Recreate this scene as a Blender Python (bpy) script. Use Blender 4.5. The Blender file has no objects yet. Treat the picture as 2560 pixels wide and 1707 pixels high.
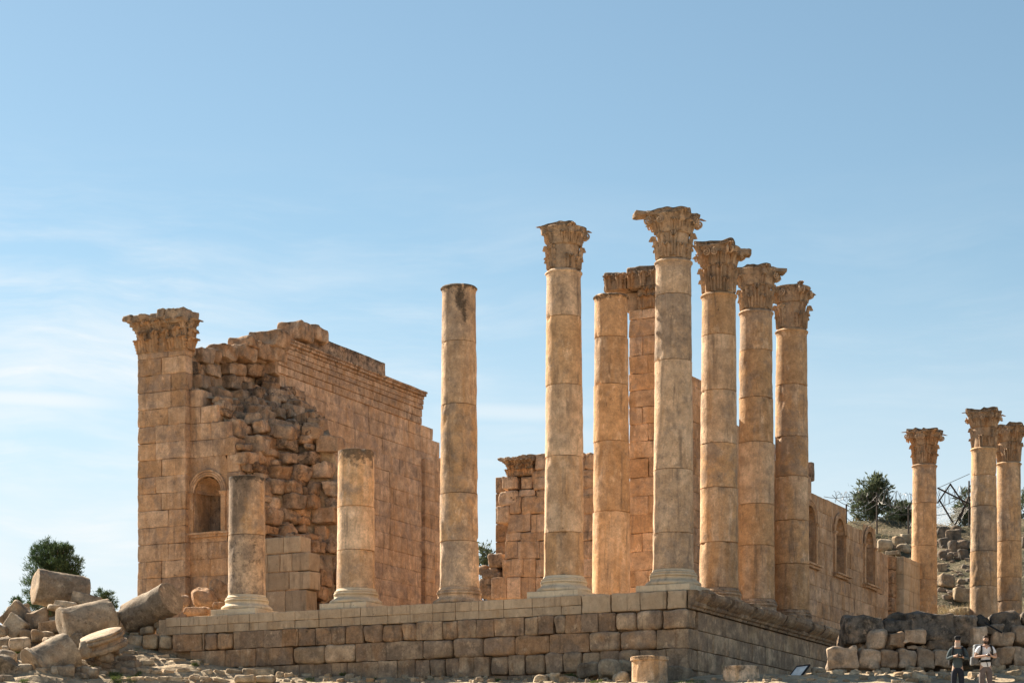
import bpy, math, random
import numpy as np
from mathutils import Vector, Matrix

R = math.radians
S = bpy.context.scene
COL = S.collection

# ------------------------------------------------------------------ camera, sky, sun, exposure
FPX, CX, HY, CZ = 5588.0, 1280.0, 2130.0, 1.7      # focal length and horizon of the photograph, in its own pixels
cd = bpy.data.cameras.new('camera')
cam = bpy.data.objects.new('camera', cd)
COL.objects.link(cam)
cam.location = (0, 0, CZ)
cam.rotation_euler = (R(90), 0, 0)
cd.sensor_width = 36.0
cd.lens = 36.0 * FPX / 2560.0
cd.shift_y = (HY - 853.5) / 2560.0
cd.clip_start, cd.clip_end = 0.5, 6000.0
S.camera = cam

SUN_AZ, SUN_EL = 46.0, 38.0                         # degrees left of straight ahead, degrees up
sdir = Vector((-math.sin(R(SUN_AZ)) * math.cos(R(SUN_EL)), math.cos(R(SUN_AZ)) * math.cos(R(SUN_EL)), math.sin(R(SUN_EL))))
ld = bpy.data.lights.new('sun', 'SUN')
ld.energy = 5.0
ld.angle = R(0.5)
ld.color = (1.0, 0.89, 0.74)
sun = bpy.data.objects.new('sun', ld)
COL.objects.link(sun)
sun.rotation_euler = sdir.to_track_quat('Z', 'Y').to_euler()
sun.location = (-60, 60, 60)

world = bpy.data.worlds.new('World')
S.world = world
world.use_nodes = True


class NT:
    """small helper round a node tree"""
    def __init__(s, tree):
        s.t = tree
        tree.nodes.clear()

    def n(s, kind, **kw):
        nd = s.t.nodes.new(kind)
        for k, v in kw.items():
            if k.startswith('i_'):
                key = k[2:]
                key = int(key) if key.isdigit() else key.replace('_', ' ')
                if hasattr(v, 'links') or isinstance(v, bpy.types.NodeSocket):
                    s.t.links.new(v, nd.inputs[key])
                else:
                    nd.inputs[key].default_value = v
            else:
                setattr(nd, k, v)
        return nd

    def math(s, op, a, b=0.0, c=0.0, clamp=False):
        nd = s.t.nodes.new('ShaderNodeMath')
        nd.operation = op
        nd.use_clamp = clamp
        for i, v in enumerate((a, b, c)):
            if isinstance(v, bpy.types.NodeSocket):
                s.t.links.new(v, nd.inputs[i])
            else:
                nd.inputs[i].default_value = v
        return nd.outputs[0]

    def smooth(s, v, lo, hi):
        nd = s.t.nodes.new('ShaderNodeMapRange')
        nd.interpolation_type = 'SMOOTHSTEP'
        s.t.links.new(v, nd.inputs[0])
        nd.inputs[1].default_value = lo
        nd.inputs[2].default_value = hi
        return nd.outputs[0]

    def mix(s, fac, a, b, mode='MIX'):
        nd = s.t.nodes.new('ShaderNodeMix')
        nd.data_type = 'RGBA'
        nd.blend_type = mode
        for key, v in ((0, fac), (6, a), (7, b)):
            if isinstance(v, bpy.types.NodeSocket):
                s.t.links.new(v, nd.inputs[key])
            elif key == 0:
                nd.inputs[key].default_value = v
            else:
                nd.inputs[key].default_value = (*v, 1.0) if len(v) == 3 else v
        return nd.outputs[2]

    def noise(s, vec, scale, detail=4.0, rough=0.55, w=None, dist=0.0):
        nd = s.t.nodes.new('ShaderNodeTexNoise')
        nd.noise_dimensions = '4D' if w is not None else '3D'
        if vec is not None:
            s.t.links.new(vec, nd.inputs['Vector'])
        if w is not None:
            s.t.links.new(w, nd.inputs['W'])
        nd.inputs['Scale'].default_value = scale
        nd.inputs['Detail'].default_value = detail
        nd.inputs['Roughness'].default_value = rough
        nd.inputs['Distortion'].default_value = dist
        return nd.outputs['Fac']

    def mapping(s, vec, scale=(1, 1, 1), loc=(0, 0, 0), rot=(0, 0, 0)):
        nd = s.t.nodes.new('ShaderNodeMapping')
        s.t.links.new(vec, nd.inputs['Vector'])
        nd.inputs['Scale'].default_value = scale
        nd.inputs['Location'].default_value = loc
        nd.inputs['Rotation'].default_value = rot
        return nd.outputs[0]


W = NT(world.node_tree)
sky = W.n('ShaderNodeTexSky', sky_type='NISHITA', sun_disc=False, sun_elevation=R(SUN_EL), sun_rotation=R(-SUN_AZ),
          altitude=900.0, air_density=1.0, dust_density=0.4, ozone_density=2.2)
gen = W.n('ShaderNodeTexCoord').outputs['Generated']
# thin cirrus: noise in the direction of the sky, flattened, fading out upwards
sep = W.n('ShaderNodeSeparateXYZ', i_0=gen)
el = sep.outputs[2]
warp = W.n('ShaderNodeVectorMath', operation='MULTIPLY_ADD', i_0=W.n('ShaderNodeTexNoise', i_Vector=gen, i_Scale=9.0).outputs['Color'],
           i_1=(0.05, 0.05, 0.03), i_2=gen).outputs[0]
v1 = W.mapping(warp, (5, 5, 30), rot=(0, R(10), 0))
c1 = W.smooth(W.noise(v1, 1.0, 6.0, 0.6), 0.40, 0.72)
v2 = W.mapping(warp, (11, 11, 80), rot=(0, R(14), 0))
c2 = W.smooth(W.noise(v2, 1.0, 7.0, 0.65), 0.46, 0.80)
low = W.smooth(el, 0.31, 0.215)
left = W.smooth(sep.outputs[0], 0.12, -0.22)
cl = W.math('MULTIPLY', W.math('ADD', c1, W.math('MULTIPLY', c2, 0.7)), low)
cl = W.math('MULTIPLY', cl, W.math('ADD', W.math('MULTIPLY', left, 0.75), 0.25))
# one denser streak low in the sky on the left
stn = W.noise(W.mapping(warp, (6, 6, 6)), 1.0, 3.0)
sband = W.math('ABSOLUTE', W.math('SUBTRACT', el, W.math('ADD', 0.1885, W.math('MULTIPLY', stn, 0.010))))
sm = W.smooth(sband, 0.0060, 0.0005)
sm2 = W.math('MULTIPLY', sm, W.smooth(sep.outputs[0], -0.145, -0.20))
sm3 = W.math('MULTIPLY', sm, W.math('MULTIPLY', W.smooth(sep.outputs[0], -0.05, -0.01), W.smooth(sep.outputs[0], 0.05, 0.015)))
streak_c = W.math('MULTIPLY', W.math('ADD', sm2, W.math('MULTIPLY', sm3, 0.6)), 0.7, clamp=True)
haze_low = W.math('MULTIPLY', W.smooth(el, 0.27, 0.08), 0.86)
cl = W.math('MULTIPLY', cl, 0.74, clamp=True)
skyc = W.mix(1.0, sky.outputs[0], (0.77, 0.78, 0.645), 'MULTIPLY')
skyc = W.mix(haze_low, skyc, (3.95, 4.28, 4.55))
skyc = W.mix(W.math('MAXIMUM', W.math('MULTIPLY', cl, 0.85), streak_c, clamp=True), skyc, (4.8, 4.92, 4.95))
bg = W.n('ShaderNodeBackground', i_Color=skyc, i_Strength=0.066)
W.n('ShaderNodeOutputWorld', i_Surface=bg.outputs[0])

S.view_settings.view_transform = 'Standard'
S.view_settings.look = 'None'
S.view_settings.exposure = 1.62
S.view_settings.gamma = 1.0
S.view_settings.use_curve_mapping = False
S.cycles.max_bounces = 6
S.cycles.diffuse_bounces = 4
S.cycles.use_denoising = True

# ------------------------------------------------------------------ geometry of the place
# Temple frame: a runs left along the front colonnade, b runs back along the flank; origin = centre of the corner column.
OX, OY = 5.93, 82.2
WA = np.array([-0.8991, 0.4377])
UB = np.array([0.4377, 0.8991])
ROTZ = math.atan2(-0.4377, 0.8991)
FLOOR = 11.2


def T(p):
    p = np.asarray(p, float)
    out = np.empty_like(p)
    out[..., 0] = OX + WA[0] * p[..., 0] + UB[0] * p[..., 1]
    out[..., 1] = OY + WA[1] * p[..., 0] + UB[1] * p[..., 1]
    out[..., 2] = p[..., 2]
    return out


def depth(a, b):
    return OY + WA[1] * a + UB[1] * b


def a_at(x, b):                                     # where the sight line of column x meets the plane b
    k = (x - CX) / FPX
    return (OX + UB[0] * b - k * (OY + UB[1] * b)) / (k * WA[1] - WA[0])


def b_at(x, a):                                     # ... meets the plane a
    k = (x - CX) / FPX
    return (k * (OY + WA[1] * a) - OX - WA[0] * a) / (UB[0] - k * UB[1])


def z_at(y, d):
    return CZ + (HY - y) / FPX * d


def px(p):
    """photo pixel of world points"""
    p = np.asarray(p, float)
    return CX + p[..., 0] / p[..., 1] * FPX, HY - (p[..., 2] - CZ) / p[..., 1] * FPX


def _hash(ix, iy, iz, seed):
    ix, iy, iz = np.atleast_1d(ix), np.atleast_1d(iy), np.atleast_1d(iz)
    h = (ix.astype(np.uint32) * np.uint32(374761393) + iy.astype(np.uint32) * np.uint32(668265263)
         + iz.astype(np.uint32) * np.uint32(2246822519) + np.uint32((int(seed) * 3266489917) & 0xffffffff))
    h ^= h >> np.uint32(15)
    h *= np.uint32(2246822519)
    h ^= h >> np.uint32(13)
    h *= np.uint32(3266489917)
    h ^= h >> np.uint32(16)
    return h.astype(np.float64) / 2147483647.5 - 1.0


def vnoise(p, seed=0):
    p = np.asarray(p, float)
    i = np.floor(p).astype(np.int64)
    f = p - i
    f = f * f * (3 - 2 * f)
    r = 0
    for dx in (0, 1):
        wx = f[..., 0] if dx else 1 - f[..., 0]
        for dy in (0, 1):
            wy = f[..., 1] if dy else 1 - f[..., 1]
            for dz in (0, 1):
                wz = f[..., 2] if dz else 1 - f[..., 2]
                r = r + wx * wy * wz * _hash(i[..., 0] + dx, i[..., 1] + dy, i[..., 2] + dz, seed)
    return r if p.ndim > 1 else float(np.ravel(r)[0])


def fbm(p, seed=0, octv=4, gain=0.5):
    p = np.asarray(p, float)
    r, amp, tot = 0, 1.0, 0.0
    for o in range(octv):
        r = r + amp * vnoise(p * (2.03 ** o) + 13.7 * o, seed + o)
        tot += amp
        amp *= gain
    return r / tot


def sstep(x, lo, hi):
    t = np.clip((np.asarray(x, float) - lo) / (hi - lo), 0, 1)
    return t * t * (3 - 2 * t)


# ------------------------------------------------------------------ mesh builder
_CUBE = {}


def cube_topo(m):
    if m in _CUBE:
        return _CUBE[m]
    idx, ijk = {}, []

    def vid(t):
        if t not in idx:
            idx[t] = len(ijk)
            ijk.append(t)
        return idx[t]
    q = []
    for ax in range(3):
        for side in (0, m - 1):
            for i in range(m - 1):
                for j in range(m - 1):
                    c = []
                    for di, dj in ((0, 0), (1, 0), (1, 1), (0, 1)):
                        t = [0, 0, 0]
                        t[ax] = side
                        t[(ax + 1) % 3] = i + di
                        t[(ax + 2) % 3] = j + dj
                        c.append(vid(tuple(t)))
                    q.append(c if side else c[::-1])
    _CUBE[m] = (np.array(ijk), np.array(q))
    return _CUBE[m]


class MB:
    """collects pieces and links them as ONE mesh object"""
    def __init__(s):
        s.v, s.q, s.t, s.c, s.n = [], [], [], [], 0

    def add(s, v, quads=None, tris=None, tint=(1, 0, 0, 0)):
        v = np.asarray(v, float).reshape(-1, 3)
        if quads is not None and len(quads):
            s.q.append(np.asarray(quads, int) + s.n)
        if tris is not None and len(tris):
            s.t.append(np.asarray(tris, int) + s.n)
        tint = np.asarray(tint, float)
        if tint.ndim == 1:
            tint = np.tile(tint, (len(v), 1))
        s.v.append(v)
        s.c.append(tint)
        s.n += len(v)

    def block(s, c, h, r=0.03, k=2, amp=0.0, freq=1.5, jit=0.0, tint=(1, 0, 0, 0), rot=None, frame='T', seed=None, top_lichen=0.0, lumps=0.0):
        """a stone: box with half sizes h, edges rounded by r, surface roughened by amp, corners shifted by jit"""
        seed = random.randrange(100000) if seed is None else seed
        rs = np.random.RandomState(seed)
        h = np.asarray(h, float)
        r = min(r, h.min() * 0.95)
        m = (6 if k >= 3 else 4) + k
        ijk, q = cube_topo(m)
        p = np.empty((len(ijk), 3))
        for ax in range(3):
            inner = np.linspace(-(h[ax] - r), h[ax] - r, k + 2)
            ed = [-h[ax], -h[ax] + 0.35 * r] if k >= 3 else [-h[ax]]
            pos = np.concatenate((ed, inner, [-e for e in ed[::-1]]))
            p[:, ax] = pos[ijk[:, ax]]
        inn = np.clip(p, -(h - r), h - r)
        d = p - inn
        L = np.linalg.norm(d, axis=1, keepdims=True)
        nrm = d / np.maximum(L, 1e-9)
        p = inn + nrm * r
        if jit:
            cj = rs.uniform(-1, 1, (2, 2, 2, 3)) * jit * h
            t = (p / h + 1) / 2
            t = np.clip(t, 0, 1)
            off = 0
            for ix in (0, 1):
                for iy in (0, 1):
                    for iz in (0, 1):
                        w = (t[:, 0] if ix else 1 - t[:, 0]) * (t[:, 1] if iy else 1 - t[:, 1]) * (t[:, 2] if iz else 1 - t[:, 2])
                        off = off + w[:, None] * cj[ix, iy, iz]
            p = p + off
        so = rs.uniform(-50, 50, 3)
        if lumps:
            p = p + nrm * (lumps * vnoise(p * 0.9 / max(h.mean(), 0.05) + so, seed + 7))[:, None]
        if amp:
            p = p + nrm * (amp * fbm(p * freq + so, seed, 3))[:, None]
        tint = np.tile(np.asarray(tint, float), (len(p), 1))
        if top_lichen:
            up = sstep(p[:, 2] / h[2] + 0.5 * vnoise(p * 2.2 + so, seed + 3), -0.1, 1.1)
            tint[:, 2] = np.maximum(tint[:, 2], top_lichen * up)
        if rot is not None:
            p = p @ np.asarray(rot).T
        p = p + np.asarray(c, float)
        if frame == 'T':
            p = T(p)
        s.add(p, q, None, tint)

    def lathe(s, c, prof, seg=48, amp=0.0, freq=1.5, tint=(1, 0, 0, 0), cap=True, seed=0, rot=None, fn=None, tfn=None):
        """surface of revolution about a vertical axis through c (world); fn(theta, z, r) may change the radius"""
        prof = np.asarray(prof, float)
        th = np.arange(seg) / seg * 2 * np.pi
        rr = np.repeat(prof[:, 0:1], seg, 1)
        zz = np.repeat(prof[:, 1:2], seg, 1)
        tt = np.repeat(th[None], len(prof), 0)
        if amp:
            pp = np.stack([np.cos(tt) * rr, np.sin(tt) * rr, zz], -1)
            rr = rr + amp * fbm(pp * freq + seed * 3.1, seed, 4)
        if fn is not None:
            rr = fn(tt, zz, rr)
        v = np.stack([np.cos(tt) * rr, np.sin(tt) * rr, zz], -1)
        tc = np.tile(np.asarray(tint, float), (len(prof), seg, 1))
        if tfn is not None:
            tc = tfn(tt, zz, tc)
        n = len(prof)
        i, j = np.meshgrid(np.arange(n - 1), np.arange(seg), indexing='ij')
        q = np.stack([i * seg + j, i * seg + (j + 1) % seg, (i + 1) * seg + (j + 1) % seg, (i + 1) * seg + j], -1).reshape(-1, 4)
        v = v.reshape(-1, 3)
        tc = tc.reshape(-1, 4)
        tris = []
        if cap:
            nv = len(v)
            cb = np.array([[0, 0, prof[0, 1]], [0, 0, prof[-1, 1]]])
            v = np.concatenate([v, cb])
            tc = np.concatenate([tc, tc[:1], tc[-1:]])
            for jj in range(seg):
                tris.append((nv, (jj + 1) % seg, jj))
                tris.append((nv + 1, (n - 1) * seg + jj, (n - 1) * seg + (jj + 1) % seg))
        if rot is not None:
            v = v @ np.asarray(rot).T
        s.add(v + np.asarray(c, float), q, tris, tc)

    def tube(s, pts, rad, seg=8, tint=(1, 0, 0, 0), cap=True):
        pts = np.asarray(pts, float)
        n = len(pts)
        rad = np.broadcast_to(np.asarray(rad, float), (n,))
        tang = np.gradient(pts, axis=0)
        tang /= np.maximum(np.linalg.norm(tang, axis=1, keepdims=True), 1e-9)
        up = np.array([0.0, 0, 1]) if abs(tang[0, 2]) < 0.9 else np.array([0.0, 1, 0])
        v = []
        x = np.cross(up, tang[0])
        x /= np.linalg.norm(x)
        for i in range(n):
            x = x - tang[i] * np.dot(x, tang[i])
            x /= max(np.linalg.norm(x), 1e-9)
            y = np.cross(tang[i], x)
            for j in range(seg):
                t = 2 * math.pi * j / seg
                v.append(pts[i] + rad[i] * (math.cos(t) * x + math.sin(t) * y))
        q = [(i * seg + j, i * seg + (j + 1) % seg, (i + 1) * seg + (j + 1) % seg, (i + 1) * seg + j) for i in range(n - 1) for j in range(seg)]
        tr = []
        if cap:
            v.append(pts[0])
            v.append(pts[-1])
            for j in range(seg):
                tr.append((n * seg, (j + 1) % seg, j))
                tr.append((n * seg + 1, (n - 1) * seg + j, (n - 1) * seg + (j + 1) % seg))
        s.add(v, q, tr, tint)

    def grid(s, P, tint=(1, 0, 0, 0), wrap=False):
        """P: (n, m, 3) grid of points"""
        P = np.asarray(P, float)
        n, m = P.shape[:2]
        i, j = np.meshgrid(np.arange(n - 1), np.arange(m - 1), indexing='ij')
        q = np.stack([i * m + j, i * m + j + 1, (i + 1) * m + j + 1, (i + 1) * m + j], -1).reshape(-1, 4)
        s.add(P.reshape(-1, 3), q, None, tint if np.ndim(tint) == 1 else np.asarray(tint).reshape(-1, 4))

    def prism(s, poly, lo, hi, frame='T', axis=2, tint=(1, 0, 0, 0)):
        """polygon (in the two other axes) extruded along one axis, closed"""
        poly = np.asarray(poly, float)
        n = len(poly)
        oth = [k for k in range(3) if k != axis]
        v = np.zeros((2 * n, 3))
        for k in range(2):
            v[k * n:(k + 1) * n, oth[0]] = poly[:, 0]
            v[k * n:(k + 1) * n, oth[1]] = poly[:, 1]
            v[k * n:(k + 1) * n, axis] = (lo, hi)[k]
        q = [(i, (i + 1) % n, n + (i + 1) % n, n + i) for i in range(n)]
        c = [v[:n].mean(0), v[n:].mean(0)]
        v = np.concatenate([v, c])
        tr = []
        for i in range(n):
            tr.append((2 * n, (i + 1) % n, i))
            tr.append((2 * n + 1, n + i, n + (i + 1) % n))
        if frame == 'T':
            v = T(v)
        s.add(v, q, tr, tint)

    def box(s, lo, hi, frame='T', tint=(1, 0, 0, 0)):
        s.prism([(lo[0], lo[1]), (hi[0], lo[1]), (hi[0], hi[1]), (lo[0], hi[1])], lo[2], hi[2], frame, 2, tint)

    def build(s, name, mat, parent=None, smooth=True, recalc=False):
        v = np.concatenate(s.v) if s.v else np.zeros((0, 3))
        c = np.concatenate(s.c) if s.c else np.zeros((0, 4))
        base = np.zeros(3)
        if parent is not None:
            base = np.array(parent['_base'])
        else:
            base = np.array([(v[:, 0].min() + v[:, 0].max()) / 2, (v[:, 1].min() + v[:, 1].max()) / 2, v[:, 2].min()])
        me = bpy.data.meshes.new(name)
        q = np.concatenate(s.q) if s.q else np.zeros((0, 4), int)
        t = np.concatenate(s.t) if s.t else np.zeros((0, 3), int)
        me.vertices.add(len(v))
        me.vertices.foreach_set('co', (v - base).astype(np.float32).ravel())
        me.loops.add(len(q) * 4 + len(t) * 3)
        me.loops.foreach_set('vertex_index', np.concatenate([q.ravel(), t.ravel()]).astype(np.int32))
        me.polygons.add(len(q) + len(t))
        me.polygons.foreach_set('loop_start', np.concatenate([np.arange(len(q)) * 4, len(q) * 4 + np.arange(len(t)) * 3]).astype(np.int32))
        me.polygons.foreach_set('use_smooth', np.full(len(q) + len(t), smooth))
        me.update(calc_edges=True)
        if smooth:
            me.set_sharp_from_angle(angle=R(48))
        at = me.attributes.new('tint', 'FLOAT_COLOR', 'POINT')
        at.data.foreach_set('color', c.astype(np.float32).ravel())
        if recalc:
            import bmesh
            bm = bmesh.new()
            bm.from_mesh(me)
            bmesh.ops.recalc_face_normals(bm, faces=bm.faces)
            bm.to_mesh(me)
            bm.free()
        if mat is not None:
            me.materials.append(mat)
        o = bpy.data.objects.new(name, me)
        COL.objects.link(o)
        if parent is not None:
            o.parent = parent
            o['_base'] = list(parent['_base'])
        else:
            o.location = base
            o['_base'] = list(base)
        return o


def tag(o, label, cat, group=None, kind=None):
    o['label'] = label
    o['category'] = cat
    if group:
        o['group'] = group
    if kind:
        o['kind'] = kind
    return o


def thing(name, label, cat, loc, group=None):
    o = bpy.data.objects.new(name, None)
    COL.objects.link(o)
    o.empty_display_size = 0.3
    o.location = loc
    o['_base'] = [float(x) for x in loc]
    return tag(o, label, cat, group)


def euler(rx=0, ry=0, rz=0):
    return np.array(Matrix.Rotation(R(rz), 3, 'Z') @ Matrix.Rotation(R(ry), 3, 'Y') @ Matrix.Rotation(R(rx), 3, 'X'))


# ------------------------------------------------------------------ materials
MATS = {}


def stone(name, cream, tan, orange, grey, dark, streak=(1.7, 1.7, 0.22), bump=0.5, og=0.0, gg=0.0, grain=0.50, lichen_scale=5.0, pits=0.5, mottle=0.34):
    m = bpy.data.materials.new(name)
    m.use_nodes = True
    n = NT(m.node_tree)
    tc = n.n('ShaderNodeTexCoord').outputs['Object']
    w = n.math('MULTIPLY', n.n('ShaderNodeObjectInfo').outputs['Random'], 23.0)
    at = n.n('ShaderNodeAttribute', attribute_name='tint')
    sc = n.n('ShaderNodeSeparateColor', i_0=at.outputs['Color'])
    r, g, b, a = sc.outputs[0], sc.outputs[1], sc.outputs[2], at.outputs['Alpha']
    n1 = n.noise(tc, 0.7, 6.0, 0.62, w)
    col = n.mix(n.smooth(n1, 0.40, 0.60), cream, tan)
    sv = n.mapping(tc, streak)
    n2 = n.noise(sv, 1.1, 5.0, 0.6, w, 0.6)
    om = n.smooth(n.math('ADD', n2, n.math('MULTIPLY_ADD', g, 0.42, og)), 0.56, 0.74)
    col = n.mix(n.math('MULTIPLY', om, 0.66), col, orange)
    n3 = n.noise(tc, 1.6, 7.0, 0.68, w)
    gm = n.smooth(n.math('ADD', n3, n.math('MULTIPLY_ADD', a, 0.28, gg)), 0.55, 0.74)
    col = n.mix(n.math('MULTIPLY', gm, 0.8), col, grey)
    # dark weather streaks running down
    n6 = n.noise(n.mapping(tc, (3.4, 3.4, 0.35)), 1.3, 5.0, 0.65, w)
    col = n.mix(n.math('MULTIPLY', n.smooth(n6, 0.52, 0.70), 0.66), col, [x * 0.55 for x in grey])
    n4 = n.noise(tc, lichen_scale, 8.0, 0.74, w)
    lm = n.smooth(n.math('ADD', n4, n.math('MULTIPLY', b, 0.34)), 0.60, 0.80)
    col = n.mix(n.math('MULTIPLY', lm, 0.80), col, dark)
    pale = n.smooth(n.noise(n.mapping(tc, [0.75 + 0.25 * q for q in streak[:2]] + [0.35 + 0.65 * min(1.0, streak[2])]), 2.6, 7.0, 0.72, w), 0.56, 0.66)
    col = n.mix(n.math('MULTIPLY', pale, 0.66), col, [min(1, x * 1.22) for x in cream])
    n5 = n.noise(tc, 17.0, 5.0, 0.7, w)
    n7 = n.noise(tc, 8.5, 4.0, 0.75, w)
    n8 = n.noise(tc, 0.9, 3.0, 0.5, w)
    sp = n.math('MULTIPLY', n.smooth(n7, 0.60, 0.68), n.math('MULTIPLY', n.smooth(n8, 0.38, 0.6), 0.85))
    col = n.mix(sp, col, [x * 0.42 for x in grey])
    n9 = n.noise(tc, 2.4, 9.0, 0.80, w)
    mot = n.math('MULTIPLY_ADD', n.smooth(n9, 0.30, 0.70), mottle * 2, 1.0 - mottle)
    br = n.math('MULTIPLY', n.math('MULTIPLY', r, mot), n.math('MULTIPLY_ADD', n5, grain * 2, 1.0 - grain))
    vm = n.n('ShaderNodeVectorMath', operation='SCALE', i_0=col)
    n.t.links.new(br, vm.inputs['Scale'])
    vor = n.n('ShaderNodeTexVoronoi', i_Vector=tc, i_Scale=7.0)
    pit = n.math('MULTIPLY', n.smooth(vor.outputs['Distance'], 0.22, 0.02), -pits)
    hgt = n.math('ADD', n.math('MULTIPLY_ADD', n4, 1.0, n.math('MULTIPLY', n5, 0.5)), pit)
    bp = n.n('ShaderNodeBump', i_Strength=bump, i_Distance=0.09, i_Height=hgt)
    bs = n.n('ShaderNodeBsdfPrincipled', i_Roughness=0.92, i_Normal=bp.outputs[0])
    n.t.links.new(vm.outputs[0], bs.inputs['Base Color'])
    bs.inputs['Specular IOR Level'].default_value = 0.15
    n.n('ShaderNodeOutputMaterial', i_Surface=bs.outputs[0])
    MATS[name] = m
    return m


def plain(name, color, rough=0.8, metallic=0.0, var=0.15, scale=6.0, bump=0.0, spec=0.3):
    m = bpy.data.materials.new(name)
    m.use_nodes = True
    n = NT(m.node_tree)
    tc = n.n('ShaderNodeTexCoord').outputs['Object']
    w = n.math('MULTIPLY', n.n('ShaderNodeObjectInfo').outputs['Random'], 9.0)
    f = n.noise(tc, scale, 5.0, 0.6, w)
    col = n.mix(n.smooth(f, 0.3, 0.7), [c * (1 - var) for c in color], [min(1, c * (1 + var)) for c in color])
    bs = n.n('ShaderNodeBsdfPrincipled', i_Base_Color=col, i_Roughness=rough, i_Metallic=metallic)
    bs.inputs['Specular IOR Level'].default_value = spec
    if bump:
        bp = n.n('ShaderNodeBump', i_Strength=bump, i_Distance=0.02, i_Height=f)
        n.t.links.new(bp.outputs[0], bs.inputs['Normal'])
    n.n('ShaderNodeOutputMaterial', i_Surface=bs.outputs[0])
    MATS[name] = m
    return m


def leafy(name, c1, c2):
    m = bpy.data.materials.new(name)
    m.use_nodes = True
    n = NT(m.node_tree)
    at = n.n('ShaderNodeAttribute', attribute_name='tint')
    sc = n.n('ShaderNodeSeparateColor', i_0=at.outputs['Color'])
    col = n.mix(sc.outputs[1], c1, c2)
    vm = n.n('ShaderNodeVectorMath', operation='SCALE', i_0=col)
    n.t.links.new(sc.outputs[0], vm.inputs['Scale'])
    bs = n.n('ShaderNodeBsdfPrincipled', i_Roughness=0.7)
    n.t.links.new(vm.outputs[0], bs.inputs['Base Color'])
    bs.inputs['Specular IOR Level'].default_value = 0.2
    tr = n.n('ShaderNodeBsdfTranslucent')
    n.t.links.new(vm.outputs[0], tr.inputs['Color'])
    mx = n.n('ShaderNodeMixShader', i_0=0.25, i_1=bs.outputs[0], i_2=tr.outputs[0])
    n.n('ShaderNodeOutputMaterial', i_Surface=mx.outputs[0])
    MATS[name] = m
    return m


COLUMN = stone('column_stone', (0.62, 0.445, 0.295), (0.51, 0.345, 0.215), (0.48, 0.275, 0.125), (0.31, 0.235, 0.175), (0.045, 0.038, 0.030))
WALL = stone('wall_stone', (0.57, 0.39, 0.255), (0.46, 0.295, 0.18), (0.43, 0.24, 0.115), (0.30, 0.215, 0.16), (0.045, 0.036, 0.028))
CAPITAL = stone('capital_stone', (0.50, 0.35, 0.225), (0.39, 0.26, 0.16), (0.38, 0.20, 0.085), (0.26, 0.195, 0.14), (0.05, 0.042, 0.034), gg=0.04)
PODIUM = stone('podium_stone', (0.48, 0.35, 0.23), (0.36, 0.25, 0.155), (0.31, 0.17, 0.085), (0.22, 0.16, 0.115), (0.06, 0.046, 0.034), gg=0.04, streak=(2.2, 2.2, 0.7), lichen_scale=4.0)
NEWSTONE = stone('new_limestone', (0.50, 0.385, 0.265), (0.44, 0.325, 0.215), (0.42, 0.27, 0.145), (0.33, 0.25, 0.175), (0.16, 0.12, 0.09), og=-0.08, gg=-0.08, bump=0.25, grain=0.2, pits=0.2, mottle=0.16)
PALE = stone('pale_marble', (0.62, 0.53, 0.39), (0.56, 0.44, 0.30), (0.52, 0.36, 0.18), (0.45, 0.36, 0.26), (0.14, 0.115, 0.09), og=-0.05, gg=-0.03, bump=0.25, grain=0.16, pits=0.2, mottle=0.12)
FALLEN = stone('fallen_stone', (0.46, 0.37, 0.265), (0.34, 0.26, 0.18), (0.33, 0.20, 0.105), (0.22, 0.175, 0.13), (0.05, 0.042, 0.034), streak=(1.2, 1.2, 1.2), gg=0.03)
BOULDER = stone('boulder_stone', (0.38, 0.28, 0.195), (0.28, 0.20, 0.135), (0.26, 0.155, 0.085), (0.125, 0.115, 0.10), (0.028, 0.026, 0.023), streak=(1.2, 1.2, 1.0), gg=0.02, lichen_scale=3.5, bump=0.7)
RUBBLE = stone('rubble_stone', (0.50, 0.40, 0.275), (0.38, 0.29, 0.19), (0.36, 0.22, 0.11), (0.26, 0.20, 0.145), (0.07, 0.056, 0.044), streak=(1.2, 1.2, 1.2), lichen_scale=6.0)
COREROCK = stone('core_rubble', (0.52, 0.36, 0.235), (0.41, 0.27, 0.17), (0.36, 0.19, 0.085), (0.22, 0.165, 0.12), (0.04, 0.033, 0.027), streak=(1.4, 1.4, 0.8), gg=0.02, lichen_scale=4.0, bump=0.7)

# ------------------------------------------------------------------ ground
def yfoot(X):
    X = np.asarray(X, float)
    return 81.17 + 0.4868 * np.clip(5.43 - X, 0, 40) - np.clip((X - 5.43) * 0.3, 0, 1.2)


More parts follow.
